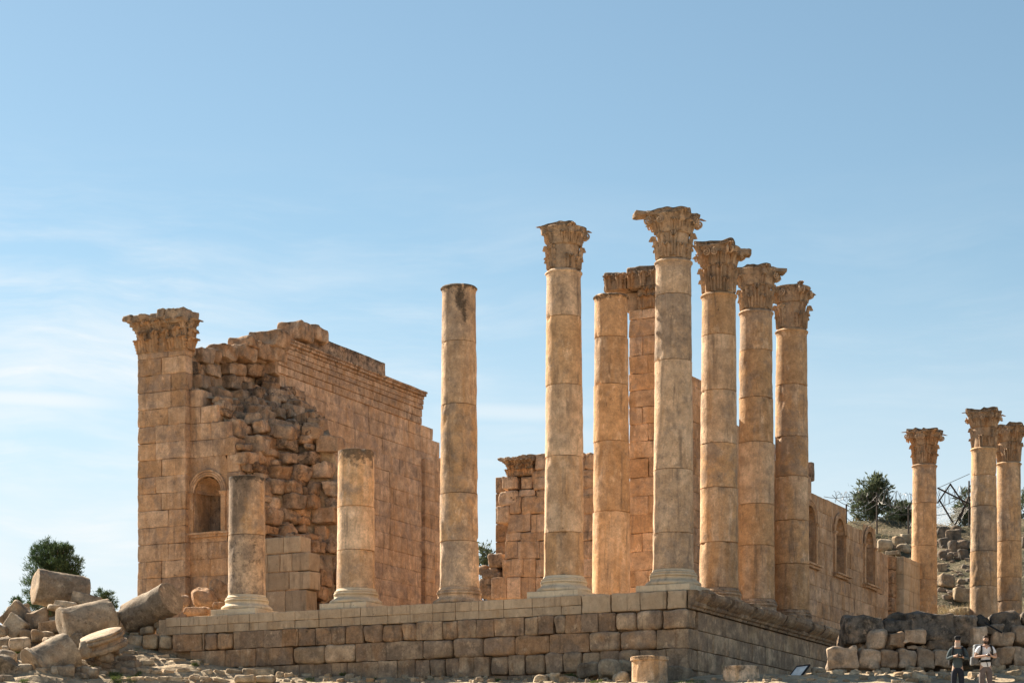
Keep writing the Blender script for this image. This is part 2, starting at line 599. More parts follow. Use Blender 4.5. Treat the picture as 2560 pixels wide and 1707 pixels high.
def ground_z(X, Y, fine=True):
    X = np.asarray(X, float)
    Y = np.asarray(Y, float)
    G = np.interp(X, [-60, -22, -18, -15.7, -13.45, -10.75, -8.06, -5.4, 0.5, 5.4, 11, 20, 60],
                  [10.9, 10.8, 10.55, 9.95, 9.5, 9.05, 8.62, 8.45, 8.2, 7.95, 8.15, 8.25, 8.6])
    k = np.interp(X, [-16, -8, 0, 6, 10, 30], [0.24, 0.19, 0.12, 0.13, 0.13, 0.13])
    d = np.maximum(yfoot(X) - Y, 0)
    z = G - k * np.minimum(d, 14) - 0.115 * np.maximum(d - 14, 0)
    z = np.where(z < 0.6, 0.6 * np.exp((z - 0.6) / 0.6), z)
    back = np.maximum(Y - 80, 0)
    z = z + 0.03 * np.minimum(back, 60) * sstep(X, 6, 12)
    z = z + 1.25 * np.exp(-(((X + 17.2) / 4.2) ** 2 + ((Y - 93.8) / 2.4) ** 2))
    hill = np.clip(0.30 * (Y - 112 + 3 * vnoise(np.stack([X * 0.13, Y * 0.13, 0 * X], -1), 5)), 0, 15.2 + 1.2 * vnoise(np.stack([X * 0.1, Y * 0.05, 0 * X], -1), 15))
    hill = hill * sstep(X, 17, 25) * (1 - 0.9 * sstep(Y, 175, 320))
    z = z + hill
    if fine:
        p = np.stack([X, Y, 0 * X], -1)
        near = sstep(Y, 60, 72)
        # stepped, ledgy slope in front of the left half of the podium
        led = sstep(X, -24, -15) * (1 - sstep(X, -3, 2)) * sstep(d, 0.3, 1.5) * (1 - sstep(d, 13, 15))
        zz = z + 0.35 * fbm(p * 0.35, 31, 3)
        st = 0.36
        fr = zz / st - np.floor(zz / st)
        z = z + led * (np.floor(zz / st) * st + st * sstep(fr, 0.62, 0.98) - zz)
        z = z + near * (0.16 * fbm(p * 0.5, 3, 4) + 0.09 * fbm(p * 1.5, 9, 4) + 0.10 * np.maximum(0, fbm(p * 0.9, 41, 4) - 0.05) ** 0.7)
        z = z + sstep(hill, 0.5, 4) * (0.6 * fbm(p * 0.4, 21, 5) + 0.5 * np.maximum(0, fbm(p * 0.6, 43, 4)))
    return z


def ground_hit(x, y, y0=70.0, y1=200.0):
    """world point where the sight line of photo pixel (x, y) meets the ground"""
    Y = np.linspace(y0, y1, 2600)
    zr = CZ + (HY - y) / FPX * Y
    zg = ground_z((x - CX) / FPX * Y, Y)
    hit = np.nonzero(zg >= zr)[0]
    i = hit[0] if len(hit) else int(np.argmin(zr - zg))
    return np.array([(x - CX) / FPX * Y[i], Y[i], float(zg[i])])


def axis(parts):
    out = []
    for lo, hi, st in parts:
        out.append(np.arange(lo, hi, st))
    return np.concatenate(out + [[parts[-1][1]]])


gx = axis([(-900, -100, 100), (-100, -36, 8), (-36, -24, 1.2), (-24, 24, 0.24), (24, 42, 0.4), (42, 100, 6), (100, 900, 100)])
gy = axis([(-300, 0, 50), (0, 60, 6), (60, 72, 0.8), (72, 97, 0.18), (97, 112, 0.8), (112, 180, 0.6), (180, 300, 8), (300, 2000, 150)])
GX, GY = np.meshgrid(gx, gy)
gm = MB()
gm.grid(np.stack([GX, GY, ground_z(GX, GY)], -1))


def ground_material():
    m = bpy.data.materials.new('dry_ground')
    m.use_nodes = True
    n = NT(m.node_tree)
    tc = n.n('ShaderNodeNewGeometry').outputs['Position']
    n1 = n.noise(tc, 0.35, 6.0, 0.6)
    col = n.mix(n.smooth(n1, 0.35, 0.65), (0.46, 0.365, 0.25), (0.34, 0.26, 0.17))
    n2 = n.noise(tc, 2.6, 7.0, 0.7)
    col = n.mix(n.smooth(n2, 0.52, 0.7), col, (0.185, 0.14, 0.092))
    nb = n.noise(tc, 1.1, 8.0, 0.72)
    col = n.mix(n.math('MULTIPLY', n.smooth(nb, 0.50, 0.62), 0.55), col, (0.24, 0.185, 0.125))
    n3 = n.noise(tc, 0.8, 7.0, 0.68)
    col = n.mix(n.math('MULTIPLY', n.smooth(n3, 0.585, 0.68), 0.75), col, (0.115, 0.125, 0.045))
    sy = n.n('ShaderNodeSeparateXYZ', i_0=tc)
    far = n.smooth(sy.outputs[1], 114.0, 124.0)
    hv = n.noise(tc, 0.55, 7.0, 0.7)
    hc = n.mix(n.smooth(hv, 0.40, 0.60), (0.105, 0.082, 0.050), (0.045, 0.046, 0.022))
    col = n.mix(n.math('MULTIPLY', far, 0.92), col, hc)
    n4 = n.noise(tc, 11.0, 5.0, 0.7)
    col = n.mix(n.math('MULTIPLY', n.smooth(n4, 0.56, 0.68), 0.6), col, (0.50, 0.42, 0.31))
    vor = n.n('ShaderNodeTexVoronoi', i_Vector=tc, i_Scale=5.0)
    hgt = n.math('ADD', n.math('MULTIPLY', n2, 1.2), n.math('ADD', n.math('MULTIPLY', n4, 0.6), n.math('MULTIPLY', vor.outputs['Distance'], -0.8)))
    bp = n.n('ShaderNodeBump', i_Strength=0.8, i_Distance=0.10, i_Height=hgt)
    bs = n.n('ShaderNodeBsdfPrincipled', i_Base_Color=col, i_Roughness=0.95, i_Normal=bp.outputs[0])
    bs.inputs['Specular IOR Level'].default_value = 0.1
    n.n('ShaderNodeOutputMaterial', i_Surface=bs.outputs[0])
    return m


ground = gm.build('ground', ground_material())
ground['kind'] = 'structure'

# ------------------------------------------------------------------ podium
random.seed(4)
BF = -1.15                                          # plane of the podium's front face
AS = -1.03                                          # plane of its flank
pod = thing('podium', 'long stone temple podium of rough block courses under a smooth pale coping', 'podium', T([15, BF, 8]))
mb = MB()
mb.prism([(AS + 0.3, BF + 0.3), (22.2, BF + 0.3), (22.6, 3.0), (28.6, 5.9), (28.6, 52), (AS + 0.3, 52)], 5, FLOOR - 0.02)
mb.build('platform', PODIUM, pod, smooth=False)
zc = [(10.515, 11.2), (9.815, 10.5), (9.095, 9.80), (8.34, 9.08), (7.55, 8.325), (6.8, 7.535)]


def z8(u):
    return u / 1.96 + 300


# coping: two thin courses on the restored left stretch, single tall blocks near the corner
mb, mb2 = MB(), MB()
cuts = [z8(u) for u in (222, 296, 425, 527, 633, 749, 856, 973, 1083, 1177, 1312, 1420, 1532, 1643, 1757, 1879, 2019, 2161, 2260)]
for x0, x1 in zip(cuts[:-1], cuts[1:]):
    a0, a1 = a_at(x0, BF), a_at(x1, BF)
    c, h = (a0 + a1) / 2, abs(a0 - a1) / 2 - 0.008
    v = random.uniform(0.93, 1.06)
    mb.block((c, BF + 0.35, 11.02), (h, 0.355 + random.uniform(-0.012, 0.006), 0.178), 0.02, 5, 0.022, 3, 0.006, (1.02 * v, 0.1 * random.random(), 0, 0.3 * random.random()))
    mb2.block((c, BF + 0.35, 10.675), (h, 0.345 + random.uniform(-0.02, 0.01), 0.160), 0.02, 5, 0.022, 3, 0.006, (0.90 * v, 0.3, 0.1, 0.3))
cuts = [z8(2260), 1340 + 800 / 4.27, 1340 + 1112 / 4.27, 1340 + 1395 / 4.27, 1716]
for x0, x1 in zip(cuts[:-1], cuts[1:]):
    a0, a1 = a_at(x0, BF), a_at(x1, BF)
    mb2.block(((a0 + a1) / 2, BF + 0.35, 10.86), (abs(a0 - a1) / 2 - 0.015, 0.36, 0.335), 0.05, 6, 0.05, 2.5, 0.015, tint=(random.uniform(0.92, 1.04), 0.15, 0.1, 0.2))
mb.build('coping', NEWSTONE, pod)
mb2.build('coping_course', NEWSTONE, pod)

# block courses of the front
rows = {1: [262, 404, 413, 479, 556, 709, 795, 870, 877, 957, 1038, 1110, 1192, 1283, 1384, 1456, 1581, 1659, 1748, 1835, 1981, 2052, 2128, 2183, 2260],
        2: [350, 517, 668, 849, 1008, 1157, 1306, 1487, 1632, 1776, 1938, 2108, 2300],
        3: [560, 660, 740, 810, 880, 952, 1040, 1115, 1190, 1270, 1360, 1446, 1518, 1594, 1664, 1738, 1812, 1906, 1985, 2085, 2178, 2264],
        4: [560, 690, 800, 920, 1050, 1170, 1290, 1400, 1530, 1650, 1790, 1900, 2020, 2160, 2264]}
extra = {1: [1340 + u / 4.27 for u in (487, 665, 848, 1077, 1355)], 2: [1340 + u / 4.27 for u in (570, 897, 1285)],
         3: [1340 + u / 4.27 for u in (300, 492, 690, 885, 1110, 1390)], 4: [1500, 1560, 1630]}
rounded = {1: (2, 3, 7, 10, 12, 13, 14, 16, 20, 22, 26, 27, 28), 2: (3, 4, 7, 8, 9, 10, 12, 13), 3: (12, 13, 16, 18, 19, 20, 21, 23), 4: ()}
for rw in (1, 2, 3, 4):
    mb = MB()
    z0, z1 = zc[rw]
    xs = [z8(u) for u in rows[rw]]
    xs = [x for x in xs if x < extra[rw][0] - 12] + extra[rw]
    aa = [a_at(x, BF) for x in xs] + [AS]
    for i, (p, q) in enumerate(zip(aa[:-1], aa[1:])):
        rd = i in rounded[rw]
        last = i == len(aa) - 2
        br = random.uniform(0.80, 1.10) if rw < 3 else random.uniform(0.85, 1.0)
        if rd:
            br *= random.uniform(1.0, 1.25)
        if rw == 3:
            tn = (br, random.random() * 0.35, random.random() * 0.2, 0.2 + random.random() * 0.5)
        else:
            tn = (br, random.random() * 0.8, random.random() * (0.12 if rd else 0.32), random.random() * 0.6)
        mb.block(((p + q) / 2, BF + 0.45 + random.uniform(-0.04, 0.05) - (0.06 if rd else 0) + (0.03 if last else 0), (z0 + z1) / 2),
                 ((p - q) / 2 - 0.006, 0.5, (z1 - z0) / 2 - 0.003), random.uniform(0.10, 0.17) if rd else random.uniform(0.012, 0.04), 6, 0.06 if rd else 0.04, 2.2,
                 0.04 if rd else 0.012, tn, lumps=0.05 if rd else 0.02)
    mb.build('block_course', PODIUM, pod)
# flank wall
random.seed(9)
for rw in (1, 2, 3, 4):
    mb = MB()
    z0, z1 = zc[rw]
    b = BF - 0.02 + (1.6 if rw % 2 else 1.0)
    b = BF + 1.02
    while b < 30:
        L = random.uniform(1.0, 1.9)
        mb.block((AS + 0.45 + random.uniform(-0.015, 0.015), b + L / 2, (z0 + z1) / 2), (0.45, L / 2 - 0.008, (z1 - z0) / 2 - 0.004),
                 0.018, 3, 0.012, 2, 0.004, (random.uniform(1.15, 1.4), random.random() * 0.25, random.random() * 0.2, 0.25 + random.random() * 0.4))  # cleaner grey stone, its tint also raised to offset this side's shade
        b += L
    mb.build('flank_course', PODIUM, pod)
# projecting moulding along the flank, weathered and chipped
random.seed(12)
mb = MB()
prof = [(0.0, 10.52), (0.10, 10.52), (0.12, 10.60), (0.20, 10.64), (0.24, 10.72), (0.38, 10.78), (0.52, 10.90), (0.58, 11.00), (0.58, 11.13), (0.50, 11.17), (0.0, 11.19)]
b = BF + 0.02
while b < 34:
    L = random.uniform(0.9, 1.7)
    n = 14
    cutd = random.choice([0, 0, 0, 0.05, 0.16])
    bs_ = np.linspace(b + 0.01, b + L - 0.01, n)
    P = np.zeros((n, len(prof), 3))
    for i, bb in enumerate(bs_):
        for j, (o, z) in enumerate(prof):
            oo = o
            nz = fbm(np.array([bb * 2.2, z * 4.0, 3.3]), 5, 3)
            oo = max(0.0, oo - (cutd if o > 0.3 else 0) * (1 if z > 10.7 else 0.3) - 0.12 * max(0, nz - 0.08) * (o > 0.3))
            P[i, j] = (AS - oo, bb, z - 0.14 * max(0, nz - 0.05) * (z > 11))
    Pt = T(P)
    tn = np.zeros((n, len(prof), 4))
    tn[..., 0] = random.uniform(0.9, 1.1)
    tn[..., 1] = 0.3
    tn[..., 2] = 0.05 + 0.25 * random.random()
    tn[..., 3] = 0.5
    mb.grid(Pt, tn.reshape(-1, 4))
    for e in (0, n - 1):
        ring = Pt[e]
        c = ring.mean(0)
        k = len(prof)
        mb.add(np.concatenate([ring, [c]]), None, [(i, (i + 1) % k, k) for i in range(k)], (0.8, 0.2, 0.4, 0.5))
    b += L
mb.build('flank_moulding', PODIUM, pod, smooth=False, recalc=True)
# broken paving edge on top of the flank
mb = MB()
b = BF + 1.3
while b < 30:
    L = random.uniform(0.4, 1.1)
    mb.block((AS + 0.15 + random.uniform(-0.25, 0.25), b + L / 2, FLOOR + 0.03), (random.uniform(0.3, 0.5), L / 2 - 0.02, random.uniform(0.05, 0.12)), 0.05, 3, 0.05, 2.5, 0.12,
             (random.uniform(0.9, 1.1), 0.2, 0.15, 0.4))
    b += L
mb.build('paving_edge', PODIUM, pod)


# ------------------------------------------------------------------ columns
def leaf(mb, base, tang, outw, h, w, out, tint, nu=13, nv=15, lean=0.0, curl=0.28, notch=0.48, fl=5):
    """an acanthus leaf carved against a bell: base point, tangent and outward unit vectors"""
    u = np.linspace(-1, 1, nu)
    v = np.linspace(0, 1, nv)
    U, V = np.meshgrid(u, v)
    wid = 0.5 * w * (0.72 + 0.42 * np.sin(np.pi * np.minimum(V, 0.75) / 1.5)) * np.sqrt(np.clip(1.02 - np.clip((V - 0.72) / 0.28, 0, 1) ** 2, 0.02, 1))
    wid = wid * (1 - notch * np.abs(np.sin(fl * np.pi * V)) * np.abs(U) ** 2)
    o = 0.075 + lean * V + out * V ** 2.2 - 0.085 * np.abs(U) ** 2.0 * (1 - 0.4 * V)
    o = o + 0.045 * np.cos(U * np.pi * 3.0 + np.pi) * (0.4 + 0.6 * V) - 0.03 * np.exp(-(U / 0.12) ** 2)
    z = h * np.where(V < 0.84, V / 0.84, 1 - (V - 0.84) * curl / 0.16 * 0.8)
    o = o + np.where(V > 0.84, 0.25 * (V - 0.84) * out / 0.16, 0)
    edge = np.abs(U) > 0.99
    o = np.where(edge & (V < 0.8), o - 0.10, o)
    P = np.asarray(base) + (U * wid)[..., None] * np.asarray(tang) + o[..., None] * np.asarray(outw)
    P[..., 2] += z
    mb.grid(P, tint)
    # underside of the curled tip
    mb.grid(P[-4:, ::-1] - 0.03 * np.asarray(outw) - np.array([0, 0, 0.012]), tint)


def spiral(mb, c, tang, outw, r, tint, turns=1.75, rad=0.032, flip=1):
    t = np.linspace(0, 1, 34)
    ang = flip * (t * turns * 2 * np.pi) + np.pi / 2
    rr = r * (1 - 0.86 * t)
    P = np.asarray(c) + (np.cos(ang) * rr)[:, None] * np.asarray(tang) + np.array([0, 0, 1.0]) * (np.sin(ang) * rr)[:, None] + (0.05 * t)[:, None] * np.asarray(outw)
    mb.tube(P, rad * (1 - 0.4 * t), 6, tint)


def capital(parent, cx, cy, zb, H, r0, seed, worn=0.0, tn=(1, 0.2, 0.2, 0.2), breaks=(), rot=0.0, lo=0.52, slabs=(), flare=1.0):
    """Corinthian capital: leafy bell, corner and inner volutes, broken concave abacus"""
    rs = np.random.RandomState(seed)
    mb = MB()
    C = np.array([cx, cy, zb])
    z1 = lo * H
    prof = [(r0 * 0.96, 0), (r0 * 0.97, 0.05), (r0 * 0.98, 0.35 * H), (r0 * 1.02, z1 - 0.04), (r0 * 0.99, z1 - 0.01), (r0 * 0.99, z1 + 0.012), (r0 * 1.02, z1 + 0.05), (r0 * 1.06, 0.68 * H),
            (r0 * 1.15, 0.80 * H), (r0 * 1.26, 0.875 * H), (r0 * 1.24, 0.89 * H)]
    pr = []
    for (ra, za), (rb, zb_) in zip(prof[:-1], prof[1:]):
        for t in np.linspace(0, 1, 4)[:-1]:
            pr.append((ra + (rb - ra) * t, za + (zb_ - za) * t))
    pr.append(prof[-1])

    def tf(tt, zz, tc):
        tc[..., 2] = tn[2] + 0.4 * sstep(zz, 0.55 * H, 0.95 * H)
        return tc
    mb.lathe(C, [(ra * 0.86 if za < z1 else r0 * (0.96 + (ra / r0 * 0.96 - 0.96) * (1 + 1.6 * (flare - 1))), za) for ra, za in pr], 48, 0.012 + 0.02 * worn, 3.0, tn, True, seed, tfn=tf)
    for row, (cnt, z0, h, w, out) in enumerate(((8, 0.02, 0.58 * z1, 0.44 * r0 * 1.35, 0.12), (8, 0.08, 0.98 * z1, 0.44 * r0 * 1.35, 0.16))):
        for i in range(cnt):
            th = rot + (i + 0.5 * row) * 2 * np.pi / cnt
            if rs.rand() < 0.10 + 0.2 * worn:
                continue
            ow = np.array([math.cos(th), math.sin(th), 0])
            tg = np.array([-math.sin(th), math.cos(th), 0])
            b = rs.uniform(0.9, 1.1)
            sc = rs.uniform(0.88, 1.05) * (1 - 0.15 * worn * rs.rand())
            leaf(mb, C + ow * (r0 * (0.87 + 0.0 * row)) + np.array([0, 0, z0]), tg, ow, h * sc, w, out * rs.uniform(0.6, 1.1), (tn[0] * b, tn[1], tn[2], tn[3]))
    # stalks and small leaves that carry the volutes
    for i in range(8):
        th = rot + (i + 0.5) * 2 * np.pi / 8
        ow = np.array([math.cos(th), math.sin(th), 0])
        tg = np.array([-math.sin(th), math.cos(th), 0])
        if rs.rand() < 0.25 * worn:
            continue
        leaf(mb, C + ow * r0 * 0.93 + np.array([0, 0, z1 + 0.03]), tg, ow, 0.22 * H, 0.40 * r0, 0.20, (tn[0], tn[1], tn[2] + 0.1, tn[3]), lean=0.05)
    for k in range(4):                              # leaf under each corner, flower on each side
        th = rot + (k + 0.5) * np.pi / 2
        ow = np.array([math.cos(th), math.sin(th), 0])
        tg = np.array([-math.sin(th), math.cos(th), 0])
        if rs.rand() > 0.3 * worn:
            leaf(mb, C + ow * r0 * 0.95 + np.array([0, 0, z1 + 0.03]), tg, ow, 0.37 * H, 0.46 * r0, 0.24 + 0.75 * (flare - 1), (tn[0], tn[1], tn[2] + 0.1, tn[3]), lean=0.10 + 0.3 * (flare - 1), curl=0.1)
        mb.block(C + ow * r0 * 1.24 + np.array([0, 0, 0.80 * H]), (0.10, 0.10, 0.16), 0.08, 3, 0.05, 5, 0.2, (tn[0], tn[1], tn[2] + 0.2, tn[3]), rot=euler(0, 0, math.degrees(th)), frame='W')
    o = mb.build('capital', CAPITAL, parent)
    if worn < 0.9:
        for k in range(4):
            th = rot + k * np.pi / 2
            ow = np.array([math.cos(th), math.sin(th), 0])
            tg = np.array([-math.sin(th), math.cos(th), 0])
            for sgn in (-1, 1):
                if rs.rand() < 0.15 + 0.5 * worn:
                    continue
                mv = MB()
                spiral(mv, C + ow * (r0 * (1.22 + 0.7 * (flare - 1))) + tg * sgn * 0.17 + np.array([0, 0, 0.735 * H]), tg, ow, 0.145, (1.15 * tn[0], 0.1, 0.1, 0.2), flip=sgn)
                mv.build('volute', CAPITAL, o)
            # scroll under the corner of the abacus
            th2 = th + np.pi / 4
            o2 = np.array([math.cos(th2), math.sin(th2), 0])
            t2 = np.array([-math.sin(th2), math.cos(th2), 0])
            if rs.rand() < 0.2 + 0.6 * worn:
                continue
            mv = MB()
            for sg in (-1, 1):
                spiral(mv, C + o2 * (r0 * (1.30 + 1.15 * (flare - 1))) + t2 * 0.06 * sg + np.array([0, 0, 0.78 * H]), (o2 + 0.25 * t2 * sg) / 1.03, t2 * sg, 0.17, (1.1 * tn[0], 0.1, 0.2, 0.2), rad=0.045)
            mv.build('volute', CAPITAL, o)
    # abacus: square with hollowed sides, chipped
    N = 96
    th = np.arange(N) / N * 2 * np.pi
    half = r0 * 1.07 * flare
    loc = th - rot
    m4 = (loc + np.pi / 4) % (np.pi / 2) - np.pi / 4
    pw = 5.5
    rr = half * 1.03 * (np.abs(np.cos(loc)) ** pw + np.abs(np.sin(loc)) ** pw) ** (-1 / pw)
    rr = rr - 0.06 * np.cos(m4 * 2) ** 2
    rr = rr * (1 - (0.03 + 0.05 * worn) * (1 + vnoise(np.stack([np.cos(th) * 2.6, np.sin(th) * 2.6, th * 0 + seed], -1), seed)))
    ztop = np.full(N, 1.0)
    for (ang, wd, dr, dz) in breaks:                # angle in degrees (0 = towards +X of the picture), width, radial loss, height loss
        f = np.exp(-(((np.degrees(th) - ang + 180) % 360 - 180) / wd) ** 2)
        rr = rr * (1 - dr * f)
        ztop = ztop - dz * f
    ztop = ztop - 0.10 * np.abs(vnoise(np.stack([np.cos(th) * 2.2, np.sin(th) * 2.2, th * 0 + 3.3 * seed], -1), seed + 2)) - 0.2 * worn * rs.rand()
    lev = [(0.80, 0.86), (0.97, 0.875), (1.0, 0.90), (0.985, 0.945), (1.02, 0.955), (1.03, 0.99), (0.97, 1.0), (0.6, 1.0), (0.25, 1.0)]
    P = np.zeros((len(lev), N + 1, 3))
    tt = np.zeros((len(lev), N + 1, 4))
    for i, (f, z) in enumerate(lev):
        zz = 0.86 * H + (z - 0.86) * H * ((ztop - 0.86) / 0.14 if z > 0.9 else np.ones(N))
        r_ = rr * f + 0.02 * vnoise(np.stack([np.cos(th) * 6, np.sin(th) * 6, th * 0 + z * 20], -1), seed + 5)
        x, y = np.cos(th) * r_, np.sin(th) * r_
        zz = zz + (0.03 * vnoise(np.stack([x * 5, y * 5, th * 0 + 1], -1), seed + 6) if z > 0.98 else 0)
        P[i, :N] = np.stack([x + cx, y + cy, zz + zb], -1)
        P[i, N] = P[i, 0]
        tt[i] = (tn[0] * 0.95, 0.0, 0.50 + 0.45 * (z > 0.96), 0.8)
    mb = MB()
    mb.grid(P, tt.reshape(-1, 4))
    ring = P[-1, :N]
    mb.add(np.concatenate([ring, [ring.mean(0)]]), None, [(i, (i + 1) % N, N) for i in range(N)], (tn[0], 0, 0.7, 0.6))
    ring = P[0, :N]
    mb.add(np.concatenate([ring, [ring.mean(0)]]), None, [((i + 1) % N, i, N) for i in range(N)], (tn[0], 0, 0.7, 0.6))
    for (c, h, rz) in slabs:                        # remnants of the slab that still jut out
        mb.block(np.array([cx + c[0], cy + c[1], zb + c[2] * H]), h, 0.02, 7, 0.07, 4, 0.16, (tn[0] * 0.95, 0, 0.3, 0.4), rot=euler(0, 0, rz), frame='W', seed=seed)
    ab = mb.build('abacus', CAPITAL, o)
    return o, ab


def attic_base(parent, cx, cy, z0, h, plinth, rs_, mat, tn, worn=0.0):
    """plinth slab (if any) and the rounded mouldings above it; returns height reached"""
    z = z0
    if plinth:
        mb = MB()
        w = 1.05
        c0 = np.array([cx, cy, z0 + plinth / 2])
        mb.block(c0, (w, w, plinth / 2), 0.015, 4, 0.006, 2, tint=tn, rot=euler(0, 0, math.degrees(ROTZ)), frame='W')
        mb.build('plinth', mat, parent)
        z += plinth
    k = h
    arc = lambda zc_, rz, rc, n=7: [(rc + rz * math.cos(t), zc_ + rz * math.sin(t)) for t in np.linspace(-math.pi / 2, math.pi / 2, n)]
    prof = [(0.80, 0.0)] + arc(0.135 * k, 0.135 * k, 0.955 - 0.0) + [(0.945, 0.30 * k), (0.90, 0.33 * k), (0.865, 0.40 * k), (0.86, 0.48 * k), (0.885, 0.545 * k)] \
        + arc(0.645 * k, 0.085 * k, 0.835) + [(0.83, 0.745 * k), (0.85, 0.77 * k), (0.85, 0.82 * k), (0.80, 0.86 * k), (0.775, 0.93 * k), (0.765, 1.0 * k)]
    mb = MB()

    def fn(tt, zz, rr):
        if worn:
            q = np.stack([np.cos(tt) * 1.3, np.sin(tt) * 1.3, zz * 2.5], -1)
            rr = rr - worn * 0.16 * np.clip(fbm(q * 1.4, rs_, 3) + 0.35, 0, 1) * (1 - zz / k * 0.6)
        return rr
    mb.lathe((cx, cy, z), prof, 64, 0.008 + 0.03 * worn, 2.0, tn, True, rs_, fn=fn)
    mb.build('base', mat, parent)
    return z + h


def drum(mb, cx, cy, z0, z1, ra, rb, seed, tn, chip=0.5, fn2=None, tfn=None, lean=(0, 0)):
    n = max(6, int((z1 - z0) / 0.12))
    zs = np.concatenate([[0, 0.012, 0.03], np.linspace(0.09, (z1 - z0) - 0.09, n), [(z1 - z0) - 0.03, (z1 - z0) - 0.012, (z1 - z0)]])
    L = z1 - z0
    prof = []
    for i, z in enumerate(zs):
        r = ra + (rb - ra) * z / L
        if z in (0, L):
            r -= 0.040
        prof.append((r, z))

    def fn(tt, zz, rr):
        q = np.stack([np.cos(tt) * 1.6, np.sin(tt) * 1.6, zz * 1.2 + seed * 7.7], -1)
        c = fbm(q * 1.3, seed, 3)
        ed = np.minimum(zz, L - zz)
        rr = rr - 0.14 * chip * np.clip(c - 0.22, 0, 1) * np.exp(-ed / 0.11) * 3.6
        rr = rr - 0.16 * chip * np.clip(fbm(q * 0.9 + 31, seed + 9, 3) - 0.30, 0, 1)
        if fn2 is not None:
            rr = fn2(tt, zz + z0, rr)
        return rr

    def tf(tt, zz, tc):
        if tfn is not None:
            tc = tfn(tt, zz + z0, tc)
        return tc
    mb.lathe((cx, cy, z0), prof, 84, 0.020, 2.6, tn, True, seed, fn=fn, tfn=tf)


def column(name_label, a, b, joints, tops, base=None, seed=1, og=0.3, gg=0.2, br=1.0, cap=None, astragal=True, drums=None, r0=0.755, r1=0.64, topdark=0.0, worn_base=0.0,
           base_mat=None, base_tn=(1, 0, 0, 0), top_full=23.65, tfn=None, group='columns of the ruined temple', broken_top=0.0, sc=1.0, dxy=None, basez=None):
    """joints: photo rows of the joints between drums from the top down"""
    rs = np.random.RandomState(seed)
    p = T([a, b, 0.0]) if dxy is None else np.array([dxy[0], dxy[1], 0.0])
    cx, cy = p[0], p[1]
    d = cy - 0.66                                    # the rim nearest the camera makes the outline
    z0 = FLOOR if basez is None else basez
    root = thing('column', name_label, 'column', (cx, cy, z0), group)
    zt = z_at(tops, d)
    if base == 'plinth':
        zb = attic_base(root, cx, cy, z0, 0.62, 0.24, seed, base_mat or PALE, base_tn)
    elif base == 'attic':
        zb = attic_base(root, cx, cy, z0, 0.68, 0, seed, base_mat or COLUMN, base_tn, worn_base)
    elif base == 'fillet':
        mb = MB()
        mb.lathe((cx, cy, z0), [(0.80, 0), (0.81, 0.03), (0.80, 0.07), (0.77, 0.12), (0.76, 0.15)], 56, 0.01, 2, (1, 0.4, 0, 0), True, seed)
        mb.build('base', COLUMN, root)
        zb = z0 + 0.15
    else:
        zb = z0
    zs = [zb] + [z_at(j, d) for j in joints] + [zt]
    full = top_full - zb

    def rad(z):
        t = (z - zb) / full
        return sc * (r0 + (r1 - r0) * (0.75 * t + 0.25 * t * t))
    for i, (za, zb_) in enumerate(zip(zs[:-1], zs[1:])):
        mb = MB()
        last = i == len(zs) - 2
        dj = (drums or {}).get(i, {})
        t0 = (br * dj.get('br', rs.uniform(0.86, 1.12)), np.clip(og + dj.get('og', rs.uniform(-0.4, 0.4)), 0, 1), dj.get('lich', 0.12 * rs.rand()), np.clip(gg + dj.get('gg', rs.uniform(-0.2, 0.45)), 0, 1))

        def tf(tt, zz, tc, t0=t0, last=last, dj=dj):
            tc = tc.copy()
            if topdark and last:
                q = np.stack([np.cos(tt) * 1.1, np.sin(tt) * 1.1, zz * 0.25], -1)
                reach = 0.25 + 0.9 * topdark * (0.6 + 0.9 * fbm(q * 2.2, seed + 3, 3))
                tc[..., 2] = np.maximum(tc[..., 2], 1.0 * sstep(zt - zz, reach, 0.0))
            if tfn is not None:
                tc = tfn(tt, zz, tc, i)
            return tc
        ox, oy = rs.uniform(-0.012, 0.012, 2)

        def fn2(tt, zz, rr, last=last):
            if last and astragal:
                e = zt - zz
                rr = rr + 0.075 * np.exp(-((e - 0.085) / 0.055) ** 2) + 0.02 * np.exp(-((e - 0.2) / 0.03) ** 2)
            return rr
        top_z = zb_ - (0.004 if not last else 0)
        if last and astragal:
            # finer rows near the ring
            n = max(6, int((top_z - za) / 0.14))
            L = top_z - za
            zz = np.concatenate([[0, 0.012, 0.03], np.linspace(0.09, L - 0.36, n), np.linspace(L - 0.28, L - 0.012, 10), [L]])
            prof = [(rad(za + z) - (0.028 if z == 0 else 0) - (0.03 if z == L else 0), z) for z in zz]

            def fnn(tt, z, rr):
                rr = fn2(tt, z + za, rr)
                q = np.stack([np.cos(tt) * 1.6, np.sin(tt) * 1.6, z * 1.2 + seed * 7.7], -1)
                c = fbm(q * 1.3, seed, 3)
                rr = rr - 0.10 * np.clip(c - 0.2, 0, 1) * np.exp(-np.minimum(z, L - z) / 0.14) * 2.0
                return rr
            mb.lathe((cx + ox, cy + oy, za), prof, 72, 0.012, 2.2, t0, True, seed + i, fn=fnn, tfn=lambda tt, z, tc, za=za: tf(tt, z + za, tc))
        else:
            def fnb(tt, zz, rr):
                return rr
            drum(mb, cx + ox, cy + oy, za, top_z, rad(za), rad(top_z), seed * 13 + i, t0, 0.9 if last and not astragal else dj.get('chip', 0.6), None, tf)
        mb.build('drum', COLUMN, root)
    if cap:
        zc_top = z_at(cap['top'], d)
        capital(root, cx, cy, zt + 0.004, zc_top - zt, rad(zt) * 1.04, seed + 40, cap.get('worn', 0.0), cap.get('tn', (1, 0.25, 0.15, 0.25)), cap.get('breaks', ()), ROTZ, cap.get('lo', 0.52), cap.get('slabs', ()), cap.get('flare', 1.0))
    return root


